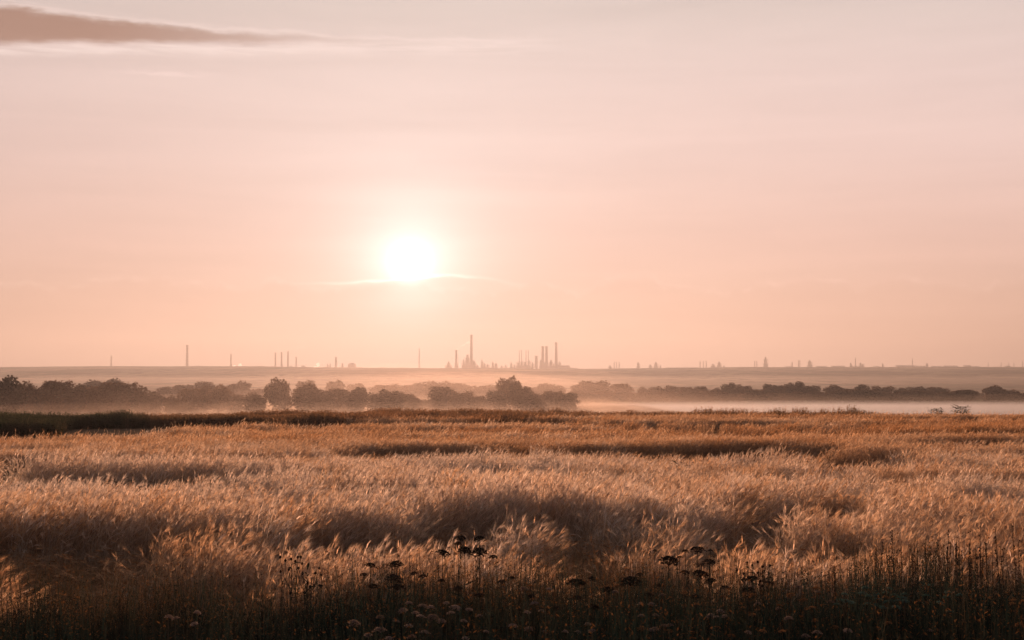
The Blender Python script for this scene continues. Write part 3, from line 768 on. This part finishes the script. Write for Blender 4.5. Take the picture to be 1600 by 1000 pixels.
for i in range(46):
    q = random.random() ** 0.7
    dock(1350 + 255 * q, random.uniform(840, 872), 'dark seed spike packed in the dense stand at the right', 'dark seed spikes in the dense stand')
for i in range(9):
    dock(random.uniform(1165, 1360), random.uniform(868, 895), 'thin dark weed stalk in front of the orange lit barley', 'thin dark stalks before the lit barley')
for i in range(26):
    dock(random.uniform(420, 1150), random.uniform(892, 925), 'thin brown weed stalk rising out of the middle of the verge', 'thin brown stalks in the middle', Y=random.uniform(13.0, 14.3))
for i in range(14):
    dock(random.uniform(10, 420), random.uniform(915, 940), 'short dark weed stalk at the dark left of the verge', 'short dark stalks on the left', Y=random.uniform(13.0, 14.3))

# ------------------------------------------------------------------ thistles and single plants
def thistle(px_, py_, Y, label, spread=0.16, heads=9, seed=1, name='thistle', nl=14, ls=1.0):
    rr = random.Random(seed); zt = sz(py_, Y); x_ = sx(px_, Y); g0 = float(height(x_, Y)); H = zt - g0
    e = empty(name, (x_, Y, g0)); tag(e, label, 'wild plant')
    s = MB(); s.tube([(0, 0, 0), (0.01, 0, H * 0.5), (0.0, 0, H * 0.9)], [0.008, 0.006, 0.003], 5); tips = []
    for k in range(heads):
        a = rr.uniform(0, 6.28); t = rr.uniform(0.5, 0.88); tip = Vector((spread * math.cos(a) * rr.uniform(0.4, 1), spread * math.sin(a), H * rr.uniform(max(t, 0.75), 1.0)))
        s.tube([(0.005, 0, H * t), (tip.x * 0.6, tip.y * 0.6, H * t + (tip.z - H * t) * 0.4), tip], [0.004, 0.003, 0.002], 4); tips.append(tip)
    link('stem', s.mesh('stem', M_stem), e)
    h = MB()
    for tip in tips:
        h.lathe([(0.004, tip.z - 0.012), (0.014, tip.z), (0.016, tip.z + 0.012), (0.007, tip.z + 0.026)], 6, tip.x, tip.y)
    # each head a mesh of its own
    for i_, tip in enumerate(tips):
        h = MB(); h.lathe([(0.004, -0.012), (0.014, 0), (0.016, 0.012), (0.007, 0.026)], 6)
        o = link('seed_head', h.mesh('seed_head', M_darkumb), e); o.location = tip; o.rotation_euler = (rr.uniform(-0.5, 0.5), rr.uniform(-0.5, 0.5), 0)
        o.scale = (0.75, 0.75, 0.75)
    l = MB()
    for k in range(nl):
        a = rr.uniform(0, 6.28); z0 = rr.uniform(0.2, 0.95) * H; u = Vector((math.cos(a), math.sin(a), rr.uniform(0, 0.7))); L = rr.uniform(0.06, 0.14) * ls
        p = Vector((rr.uniform(-1, 1) * spread * 0.6 * (nl > 14), 0, z0)); l.ribbon([p, p + u * L * 0.5, p + u * L + Vector((0, 0, -0.02 * ls))], [0.008, 0.024 * ls, 0.002], (-math.sin(a), math.cos(a), 0.3))
    link('leaf', l.mesh('leaf', M_plainweed), e)
    return e
thistle(458, 866, 12.6, 'branched dry thistle with dark seed heads left of the middle', 0.14, 9, 5)
thistle(482, 874, 12.9, 'dry thistle leaning beside the branched one, lit at its heads', 0.16, 12, 6)
thistle(1168, 876, 13.4, 'bushy dark thistle before the orange lit barley', 0.13, 12, 7)
thistle(1190, 880, 13.6, 'small dark thistle right of the bushy one', 0.10, 8, 8)
thistle(1065, 722, 38, 'lone dark plant poking out of the smooth pale barley', 0.22, 12, 9, 'dark_plant', 50, 2.2)
thistle(187, 748, 29, 'slender dark plant in the barley below the dark left band', 0.12, 9, 10, 'dark_plant', 50, 2.2)
thistle(1500, 634, 108, 'leafy bush alone on the field edge before the white mist', 0.9, 26, 11, 'edge_bush', 170, 3.6)
thistle(1462, 638, 108, 'low scrubby bush left of the leafy one on the field edge', 0.8, 20, 12, 'edge_bush', 150, 3.2)
thistle(315, 660, 76, 'small dark shrub alone at the edge of the barley on the left', 0.35, 20, 13, 'edge_bush', 150, 2.4)

# upright straw tuft in the flattened barley
tf = MB(); rr = random.Random(5)
for k in range(70):
    a = rr.uniform(0, 6.28); L = abs(rr.gauss(0.25, 0.2)); u = Vector((math.cos(a), math.sin(a), 0)); h = rr.uniform(0.45, 0.8)
    b0 = u * rr.uniform(0, 0.08)
    tf.ribbon([b0, b0 + u * h * L * 0.3 + Vector((0, 0, h * 0.5)), b0 + u * h * L + Vector((0, 0, h))], [0.008, 0.006, 0.002], (math.cos(a + 1.5 + rr.random()), math.sin(a + 1.5), 0))
o = link('straw_tuft', tf.mesh('straw_tuft', leafmat('tuft_straw', [(0.5, 0.27, 0.12), (0.55, 0.3, 0.14)], 0.55))); o.location = (sx(842, 17.6), 17.6, 0.02)
tag(o, 'tuft of straw standing upright in the flattened barley near the middle', 'straw tuft')

# ------------------------------------------------------------------ trees
def crown_mesh(seed, flat=1.0, n=4200, leaf=0.042, holes=0.0):
    rr = np.random.default_rng(seed)
    lobes = []
    k = 17
    for i in range(k):
        a = rr.uniform(0, 6.283); q = math.sqrt(rr.random()) * 0.36; zz = rr.uniform(0.20, 0.84)
        w_ = math.sqrt(max(0.05, 1 - ((zz - 0.45) / 0.5) ** 2))
        lobes.append((q * math.cos(a) * w_, q * math.sin(a) * w_, zz, rr.uniform(0.11, 0.20)))
    lobes.append((0, 0, 0.5, 0.30)); lobes.append((0, 0, 0.28, 0.28))
    L = np.array(lobes); area = L[:, 3] ** 2; pick = rr.choice(len(L), n, p=area / area.sum())
    d = rr.normal(size=(n, 3)); d /= np.linalg.norm(d, axis=1)[:, None]
    rad = L[pick, 3] * (0.62 + 0.62 * rr.random(n) ** 1.5)
    c = L[pick, :3] + d * rad[:, None] * np.array([1, 1, 0.8])
    c[:, 2] = np.maximum(c[:, 2], 0.03)
    u = rr.normal(size=(n, 3)); u /= np.linalg.norm(u, axis=1)[:, None]
    v = np.cross(u, rr.normal(size=(n, 3))); v /= np.linalg.norm(v, axis=1)[:, None]
    s = (leaf * rr.uniform(0.5, 1.1, n))[:, None]
    V = np.stack([c - u * s, c + v * s * 0.6, c + u * s, c - v * s * 0.6], 1).reshape(-1, 3)
    Fc = np.arange(4 * n).reshape(n, 4)
    m = bpy.data.meshes.new('crown'); m.from_pydata(V.tolist(), [], Fc.tolist()); m.materials.append(M_leaf); m.update()
    return m
def trunk_mesh(seed):
    rr = random.Random(seed); b = MB()
    b.tube([(0, 0, -0.05), (0.01, 0, 0.15), (-0.01, 0.01, 0.4), (0, 0, 0.7)], [0.035, 0.026, 0.02, 0.008], 7)
    for k in range(6):
        a = rr.uniform(0, 6.28); z0 = rr.uniform(0.15, 0.5); r = rr.uniform(0.2, 0.34)
        b.tube([(0, 0, z0), (r * 0.5 * math.cos(a), r * 0.5 * math.sin(a), z0 + 0.1), (r * math.cos(a), r * math.sin(a), z0 + rr.uniform(0.2, 0.3))], [0.013, 0.009, 0.003], 5)
    return b.mesh('trunk', M_bark)
crowns = [crown_mesh(500 + k) for k in range(9)]; trunks = [trunk_mesh(520 + k) for k in range(3)]
ORD = 'first second third fourth fifth sixth seventh eighth ninth tenth eleventh twelfth thirteenth fourteenth fifteenth sixteenth seventeenth eighteenth nineteenth twentieth'.split()
ORD += ['twenty-' + o_ for o_ in ORD[:9]] + ['thirtieth'] + ['thirty-' + o_ for o_ in ORD[:9]] + ['fortieth']
def tree_row(rows, Y, row, group, jit=12, fat=1.27):
    rows = sorted(rows)
    hs_ = [r[1] for r in rows]
    for i, (px_, py_, wp) in enumerate(rows):
        Yt = Y + random.uniform(-jit, jit); x_ = sx(px_, Yt); g0 = float(height(x_, Yt)); H = (sz(py_, Yt) - g0) * (random.uniform(0.98, 1.16) if Y > 600 else random.uniform(0.96, 1.06)); W = wp / F * Yt * fat
        look = ('tall' if py_ <= min(hs_) + 4 else 'low' if py_ >= max(hs_) - 4 else 'middling') + (' broad' if wp > 38 else ' slim' if wp < 20 else ' round')
        e = empty('tree', (x_, Yt, g0), random.uniform(0, 6.28))
        tag(e, f'{look} tree, {ORD[i]} from the left in the {row}', 'tree', group)
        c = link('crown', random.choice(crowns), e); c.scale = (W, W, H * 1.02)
        t = link('trunk', random.choice(trunks), e); t.scale = (W * 0.8, W * 0.8, H)
tree_row([(-30, 592, 60), (10, 589, 58), (40, 596, 50), (66, 598, 42), (92, 592, 50), (118, 598, 42), (140, 600, 44), (160, 598, 48), (188, 590, 54), (222, 603, 46), (243, 608, 40), (268, 616, 22), (282, 619, 18)],
         415, 'dark left front row', 'dark trees at the left')
tree_row([(300, 604, 42), (321, 600, 34), (341, 600, 40), (366, 609, 42), (398, 612, 40), (437, 591, 40), (478, 597, 54), (503, 604, 42), (530, 605, 44), (551, 608, 36), (563, 601, 22), (590, 611, 40), (608, 608, 44), (630, 610, 40), (649, 617, 22)],
         440, 'group left of the tall chimney', 'trees left of the middle')
tree_row([(672, 622, 38), (687, 604, 46), (720, 611, 40), (745, 617, 42), (776, 611, 36), (796, 589, 36), (815, 593, 36), (832, 612, 40), (850, 614, 30), (862, 609, 34), (883, 612, 40)],
         460, 'misty group under the refinery', 'trees in the middle')
tree_row([(150, 593, 44), (176, 592, 40), (262, 606, 36), (285, 602, 38), (322, 599, 40), (345, 600, 34), (372, 595, 38), (405, 607, 36), (478, 594, 30), (525, 596, 28), (555, 602, 30), (600, 602, 44), (626, 600, 40), (655, 599, 44), (684, 597, 44), (712, 598, 44), (745, 603, 40), (770, 601, 40), (838, 604, 30), (857, 602, 34), (872, 604, 26)],
         820, 'pale row behind', 'pale trees behind', 25)
tree_row([(906, 603, 30), (925, 597, 44), (941, 600, 30), (972, 600, 40), (1005, 605, 18), (1024, 604, 24), (1044, 603, 26), (1070, 605, 28), (1095, 603, 22), (1118, 606, 22), (1138, 601, 22), (1160, 602, 24), (1176, 607, 16), (1190, 607, 16), (1201, 603, 18), (1214, 602, 18), (1229, 600, 22), (1242, 597, 26), (1264, 602, 30), (1305, 600, 32), (1330, 606, 24), (1345, 603, 28), (1376, 603, 34), (1410, 606, 22), (1432, 603, 32), (1452, 605, 26), (1472, 606, 20), (1500, 611, 26), (1524, 611, 26), (1553, 603, 30), (1575, 609, 28), (1597, 613, 24), (1620, 606, 30), (1650, 604, 34)],
         780, 'far row beyond the white mist', 'far trees beyond the mist', 18, 1.38)
tree_row([(895 + 23.5 * i, 612.5 + 2.5 * math.sin(i * 1.9) - (2 if 17 < i < 24 else 0), 34) for i in range(27)] + [(1548, 619, 26), (1568, 616, 30), (1592, 614, 30), (1616, 613, 34), (1645, 614, 36)],
         700, 'low thicket behind the mist', 'thicket at the back of the mist', 12, 1.5)

# ------------------------------------------------------------------ industry on the far hill
M_conc = solid('stack_concrete', (0.15, 0.125, 0.11), 0.9, 0.2, 0.1)
M_steel = solid('plant_steel', (0.11, 0.10, 0.095), 0.95, 0.2, 0.2)
M_roof = solid('shed_cladding', (0.2, 0.18, 0.17), 0.95, 0.15, 0.1)
Y_I = 5015.0
PXM = Y_I / F       # metres per photo pixel out there
def gz(x_, Y): return float(height(x_, Y))
def chimney(px_, py_, wp, label, group=None, Y=Y_I, name='chimney'):
    x_ = sx(px_, Y); g0 = gz(x_, Y) - 2.5; H = sz(py_, Y) - g0; r = wp * PXM / 2 * 1.25
    e = empty(name, (x_, Y, g0)); tag(e, label, 'chimney', group)
    b = MB(); b.lathe([(r * 1.25, 0), (r * 1.05, H * 0.5), (r * 0.86, H)], 12); link('shaft', b.mesh('shaft', M_conc), e)
    for f_ in (0.62, 0.97):
        q = MB(); q.lathe([(r * 1.0, H * f_ - 0.5), (r * 1.35, H * f_ - 0.4), (r * 1.35, H * f_ + 0.5), (r * 0.9, H * f_ + 0.6)], 12); link('platform', q.mesh('platform', M_steel), e)
    return e
def column(px_, py_, wp, label, group=None, Y=Y_I, steps=3, seed=0):
    """a process tower: stacked cylinders of falling width with platforms and side pipes"""
    rr = random.Random(seed + int(px_)); x_ = sx(px_, Y); g0 = gz(x_, Y) - 2.5; H = sz(py_, Y) - g0; r = wp * PXM / 2 * 1.2
    e = empty('process_tower', (x_, Y, g0)); tag(e, label, 'tower', group)
    z0 = 0; rads = [1.0, 0.72, 0.42, 0.25][:steps + 1]; cuts = [0, 0.42, 0.78, 1.0] if steps == 3 else [0, 0.6, 1.0]
    b = MB()
    for k in range(len(cuts) - 1):
        b.lathe([(r * rads[k], H * cuts[k]), (r * rads[k], H * cuts[k + 1] * 0.985), (r * rads[k] * 0.55, H * cuts[k + 1])], 10)
    link('vessel', b.mesh('vessel', M_steel), e)
    for k in range(1, len(cuts) - 1):
        q = MB(); q.box(-r * 1.25, r * 1.25, -r, r, H * cuts[k] - 0.4, H * cuts[k] + 0.3); link('platform', q.mesh('platform', M_steel), e)
    q = MB(); q.tube([(r * 1.15, 0, 0), (r * 1.15, 0, H * 0.7), (r * 0.3, 0, H * 0.74)], [0.5, 0.5, 0.4], 6); link('pipe', q.mesh('pipe', M_steel), e)
    return e
def frame_block(px0, px1, py_, label, Y=Y_I, group=None):
    """open steel structure with floors, legs and vessels"""
    x0, x1 = sx(px0, Y), sx(px1, Y); g0 = gz((x0 + x1) / 2, Y) - 1.5; H = sz(py_, Y) - g0; cx = (x0 + x1) / 2; hw = (x1 - x0) / 2; rr = random.Random(int(px0))
    e = empty('process_block', (cx, Y, g0)); tag(e, label, 'industrial plant', group)
    b = MB(); b.box(-hw, hw, -8, 8, 0, H * 0.45); link('base_unit', b.mesh('base_unit', M_steel), e)
    f_ = MB(); nn = max(2, int(hw / 5))
    for i in range(nn + 1):
        xx = -hw + 2 * hw * i / nn
        for yy in (-8, 8): f_.box(xx - 0.6, xx + 0.6, yy - 0.6, yy + 0.6, 0, H * rr.uniform(0.75, 1.0))
    link('steel_frame', f_.mesh('steel_frame', M_steel), e)
    for k in (0.62, 0.82):
        q = MB(); q.box(-hw - 0.6, hw + 0.6, -8.6, 8.6, H * k - 0.35, H * k + 0.35); link('deck', q.mesh('deck', M_steel), e)
    for i in range(nn):
        q = MB(); xx = -hw + 2 * hw * (i + 0.5) / nn; hh = H * rr.uniform(0.7, 1.08); r = rr.uniform(1.8, 3.8)
        q.lathe([(r, H * 0.45), (r, hh - 1), (r * 0.4, hh)], 9, xx, rr.uniform(-4, 4)); link('vessel', q.mesh('vessel', M_steel), e)
    return e
def shed(px0, px1, py_, label, Y=Y_I, group='long low sheds on the hill'):
    x0, x1 = sx(px0, Y), sx(px1, Y); g0 = gz((x0 + x1) / 2, Y) - 2.5; H = max(2.5, sz(py_, Y) - g0); cx = (x0 + x1) / 2; hw = (x1 - x0) / 2
    e = empty('factory_shed', (cx, Y, g0)); tag(e, label, 'factory shed', group)
    b = MB(); b.box(-hw, hw, -12, 12, 0, H * 0.86); link('wall', b.mesh('wall', M_roof), e)
    q = MB(); n0 = H * 0.86 + 0.003
    q.face([(-hw - .3, -12.5, n0), (hw + .3, -12.5, n0), (hw + .3, 0, H), (-hw - .3, 0, H)]); q.face([(-hw - .3, 0, H), (hw + .3, 0, H), (hw + .3, 12.5, n0), (-hw - .3, 12.5, n0)])
    q.face([(-hw - .3, -12.5, n0), (-hw - .3, 0, H), (-hw - .3, 12.5, n0)]); q.face([(hw + .3, -12.5, n0), (hw + .3, 12.5, n0), (hw + .3, 0, H)])
    link('roof', q.mesh('roof', M_steel), e)
    return e
def tank(px_, py_, wp, label, Y=Y_I, group='round storage tanks'):
    x_ = sx(px_, Y); g0 = gz(x_, Y) - 2; H = sz(py_, Y) - g0; r = wp * PXM / 2
    e = empty('storage_tank', (x_, Y, g0)); tag(e, label, 'storage tank', group)
    b = MB(); b.lathe([(r, 0), (r, H * 0.7)], 20); link('wall', b.mesh('wall', M_roof), e)
    q = MB(); q.lathe([(r, H * 0.7 + .01), (r * 0.8, H * 0.86), (r * 0.45, H * 0.97), (0.2, H)], 20); link('roof', q.mesh('roof', M_roof), e)
def mast(px_, py_, label, Y=Y_I, wp=1.6, group=None):
    """lattice mast: three legs, braces and a lamp head"""
    x_ = sx(px_, Y); g0 = gz(x_, Y) - 1; H = sz(py_, Y) - g0; r = wp * PXM / 2
    e = empty('lattice_mast', (x_, Y, g0)); tag(e, label, 'mast', group)
    b = MB(); L = []
    for k in range(3):
        a = 2.09 * k + 0.4; p = (r * math.cos(a), r * math.sin(a)); L.append(p); b.tube([(p[0] * 1.5, p[1] * 1.5, 0), (p[0] * 0.6, p[1] * 0.6, H)], [0.6, 0.42], 5)
    link('leg', b.mesh('leg', M_steel), e)
    q = MB(); nn = int(H / 6)
    for i in range(nn):
        z0, z1 = H * i / nn, H * (i + 1) / nn; s0 = 1.5 - 0.9 * i / nn; s1 = 1.5 - 0.9 * (i + 1) / nn
        for k in range(3):
            p, p2 = L[k], L[(k + 1) % 3]; q.tube([(p[0] * s0, p[1] * s0, z0), (p2[0] * s1, p2[1] * s1, z1)], [0.3, 0.3], 3)
    link('brace', q.mesh('brace', M_steel), e)
    c = MB(); c.lathe([(0.6, H), (0.9, H + 1.2), (0.3, H + 3.4)], 8); link('tip', c.mesh('tip', M_steel), e)

chimney(174, 556, 1.7, 'short lone chimney far on the left skyline')
chimney(292.5, 539, 2.9, 'tall lone chimney on the left, higher than its neighbours')
chimney(361, 553, 1.7, 'slim chimney beside a small white steam puff')
chimney(430.5, 551, 1.9, 'leftmost of the three equal slim chimneys', 'three slim chimneys'); chimney(440, 550, 1.9, 'middle one of the three equal slim chimneys', 'three slim chimneys'); chimney(450, 549, 2.0, 'rightmost of the three equal slim chimneys', 'three slim chimneys')
chimney(463, 558, 1.7, 'short chimney right of the three equal slim ones')
chimney(525, 558, 2.3, 'chimney above the bright steam left of the middle')
mast(655, 545, 'lattice mast alone between the steam and the refinery')
chimney(713, 547, 2.4, 'slim chimney with thin smoke left of the tallest chimney')
chimney(736.5, 523, 3.1, 'tallest chimney of the whole skyline')
chimney(848, 541, 3.4, 'left one of the twin thick chimneys', 'twin thick chimneys'); chimney(854, 541, 3.2, 'right one of the twin thick chimneys', 'twin thick chimneys')
chimney(869, 535, 3.2, 'thick chimney standing right of the twin chimneys')
chimney(838, 556, 3.4, 'short stout chimney left of the twin chimneys')
for i_, q in enumerate((811.5, 815, 822, 825.5)): chimney(q, 547, 0.9, f'{ORD[i_]} from the left of the four thin flue pipes over the middle block', 'four thin flues', name='flue')
frame_block(807, 829, 563, 'wide block of frames and vessels under the four thin flues')
frame_block(844, 876, 565, 'low block at the foot of the twin chimneys')
frame_block(722, 742, 562, 'stepped block at the foot of the tallest chimney')
frame_block(696, 706, 570, 'small block left of the smoking chimney')
frame_block(744, 768, 574, 'low block right of the tallest chimney'); frame_block(780, 806, 574.5, 'low row of vessels left of the four thin flues')
frame_block(510, 560, 574, 'low block of equipment behind the steam on the left')
column(701, 565, 5, 'pointed tower left of the smoking chimney'); column(713, 566, 5, 'stout tower at the foot of the smoking chimney')
column(730.5, 554, 7, 'broad stepped tower leaning against the tallest chimney'); column(741, 565, 5, 'tower just right of the tallest chimney')
column(753, 562, 3.4, 'slim tower next right of the tallest chimney'); column(757, 567, 3, 'short tower beside the slim tower'); column(746, 570, 3, 'stub tower right of the tallest chimney base')
column(770, 565, 3, 'thin tower between the tallest chimney and the flues'); column(775, 567, 4, 'stepped tower beside the thin tower'); column(790, 570, 3.4, 'small tower left of the flue block')
column(799, 566, 4, 'flat topped tower left of the flue block'); column(861, 562, 4, 'stepped tower between the twin chimneys and the thick chimney')
shed(870, 890, 571, 'sloping shed right of the thick chimney', group=None); shed(885, 902, 574.5, 'low shed tailing off right of the thick chimney', group=None)
for q_, t_, w_, l_ in ((725, 566, 3.5, 'narrow tower at the left foot of the tallest chimney'), (762, 569, 4, 'small round vessel between two thin towers'), (784, 571, 4, 'squat vessel midway to the flue block'),
                       (804, 569, 3, 'narrow tower touching the left side of the flue block'), (832, 566, 4, 'tower between the flue block and the short stout chimney'), (845, 562, 4, 'tower left against the twin thick chimneys'), (874, 568, 5, 'vessel right against the thick chimney')):
    column(q_, t_, w_, l_)
column(440.5, 569, 2, 'stub between the three slim chimneys', steps=2); column(512, 568, 1.6, 'thin stub left of the chimney above the steam', steps=2); column(516, 568, 1.6, 'thin stub nearest the chimney above the steam', steps=2)
column(535, 567, 2.4, 'stub tower right of the chimney above the steam'); tank(550, 567, 13, 'large domed tank right of the steam', group=None); tank(474, 571, 8, 'small domed tank above the steam', group=None); tank(455, 571.5, 5, 'little tank beside the three slim chimneys', group=None)
column(953, 571, 4, 'squat tower left of three short stacks', steps=2)
for i_, q in enumerate((959.7, 963.4, 967.4)): chimney(q, 565.5, 1.0, f'{ORD[i_]} from the left of three short hazy stacks right of the refinery', 'three hazy stacks')
column(997, 566, 4, 'pointed hazy tower right of three short stacks'); column(1016, 570, 4.5, 'rounded squat tower left of a stepped one', steps=2); column(1024.7, 566, 5.5, 'stepped tower right of the rounded squat tower'); column(1031.7, 571, 2, 'stub right of the stepped tower', steps=2)
for i_, q in enumerate((1093.8, 1098.9, 1103.4)): chimney(q, 564, 1.0, f'{ORD[i_]} from the left of three thin stacks above the misty slope', 'three thin stacks')
column(1114, 569, 5, 'squat tower right of the three thin stacks', steps=2); column(1123.5, 565, 5.5, 'broad stepped tower right of the squat one'); column(1131, 571, 2, 'stub right of the broad stepped tower', steps=2)
chimney(1179, 564, 1.1, 'left one of a thin pair before the pointed tower', 'thin pair of stacks'); chimney(1182.3, 564, 1.1, 'right one of a thin pair before the pointed tower', 'thin pair of stacks')
column(1196, 558, 5.5, 'pointed dark tower, tallest on the right half of the skyline'); column(1209, 573, 2.2, 'stub right of the pointed dark tower', steps=2)
chimney(1237.5, 566, 1.4, 'short stack left of a close thin pair'); chimney(1247.5, 563, 1.0, 'left one of a close thin pair', 'close thin pair'); chimney(1249.6, 563, 1.0, 'right one of a close thin pair', 'close thin pair')
column(1265, 563, 6.5, 'dark bulky tower right of the close thin pair')
column(1329, 567, 2.4, 'stub tower left of the needle mast', steps=2); mast(1336.5, 560, 'needle mast between a stub and a square block', wp=1.2); frame_block(1343, 1349, 567, 'square dark block right of the needle mast')
column(1379, 568, 2, 'small pointed stub on the right skyline', steps=2); mast(1425.5, 561, 'thin mast over the long low works on the right', wp=1.1); column(1448, 567.5, 2.6, 'dark stub at the right end of the long low works', steps=2)
frame_block(1426, 1446, 571, 'long low works under the thin mast'); frame_block(1328, 1341, 571.5, 'low works at the foot of the needle mast')
for q in ((1040, 1090, 574), (1108, 1150, 573.6), (1152, 1176, 573.2), (1227, 1236, 572.5), (1238, 1262, 573.5), (1275, 1291, 572), (1299, 1319, 571.5), (1365, 1373, 572), (1400, 1423, 570.8), (1455, 1470, 572), (1474, 1495, 571.4), (1506, 1515, 570.8), (1517, 1530, 572.2), (1571, 1577, 571.6)):
    shed(*q, f'long low shed on the skyline {"below the three thin stacks" if q[0] < 1180 else "left of the needle mast" if q[0] < 1330 else "at the far right"}, {"wide" if q[1] - q[0] > 19 else "narrow"}')
for i_, q in enumerate((1544, 1564, 1576, 1584, 1597.5)): mast(q, 567 if q < 1590 else 565, f'{ORD[i_]} from the left of the faint pylons at the right end of the skyline', wp=0.7, group='faint pylons')

# steam puffs: lumpy closed shapes filled with bright vapour
M_steam = volmat('steam', (0.85, 0.85, 0.88), 0.16, 0.5)
def puff(px_, py_, wp, hp, label, group='steam puffs', Y=Y_I - 40, seed=1):
    import bmesh
    bm = bmesh.new(); bmesh.ops.create_icosphere(bm, subdivisions=3, radius=1)
    from mathutils import noise
    for v in bm.verts:
        k = 1 + 0.45 * noise.noise(v.co * 1.7 + Vector((seed * 3.1, 0, 0))) + 0.2 * noise.noise(v.co * 4 + Vector((0, seed, 0))); v.co *= k
    m = bpy.data.meshes.new('steam_puff'); bm.to_mesh(m); bm.free(); m.materials.append(M_steam)
    o = link('steam_puff', m); o.location = (sx(px_, Y), Y, sz(py_, Y)); o.scale = (wp * PXM / 2, wp * PXM / 2.4, hp * PXM / 2)
    tag(o, label, 'steam', group)
for i_, a in enumerate([(366, 573, 7, 4), (375, 571, 6, 6), (390, 577, 9, 4.5), (470, 576, 10, 6.5), (485, 577, 8, 5), (492, 576, 8, 7), (497, 570, 6, 6), (507, 580, 4, 3), (514, 578, 4.5, 5), (520, 578, 4.5, 5), (699, 579, 4.5, 3.5), (712, 577, 4, 3), (720, 579, 4, 3.5), (829, 578.5, 6, 4), (835, 577.5, 6, 5), (840, 578, 6, 4)]):
    nb = 'left of the three slim chimneys' if a[0] < 400 else 'right of the three slim chimneys' if a[0] < 600 else 'at the foot of the tallest chimney' if a[0] < 800 else 'between the flues and the twin chimneys'
    puff(*a, f'{"large" if a[2] > 7 else "small"} white steam puff low on the hill edge {nb}', seed=i_ + 1)
def plume(px0, py0, px1, py1, r0, r1, label, dens, seed):
    Y = Y_I; b = MB(); pts = []; rad = []
    for k in range(13):
        t = k / 12; pts.append((sx(px0 + (px1 - px0) * t, Y), Y + 10 * t, sz(py0 + (py1 - py0) * t ** 0.8, Y) + 1.2 * math.sin(t * 9 + seed))); rad.append(r0 + (r1 - r0) * t + 0.5 * math.sin(t * 14 + seed))
    b.tube(pts, rad, 10); o = link('smoke_plume', b.mesh('smoke_plume', volmat('smoke', (1, .97, .95), dens, 0.6), True)); tag(o, label, 'smoke', kind='stuff')
plume(713.5, 546, 734, 534, 1.2, 4.5, 'thin pale smoke drifting from the slim chimney towards the tallest one', 0.012, 1)
plume(450.5, 548, 476, 541, 0.8, 3.5, 'faint smoke drifting off the rightmost of three slim chimneys', 0.005, 2)
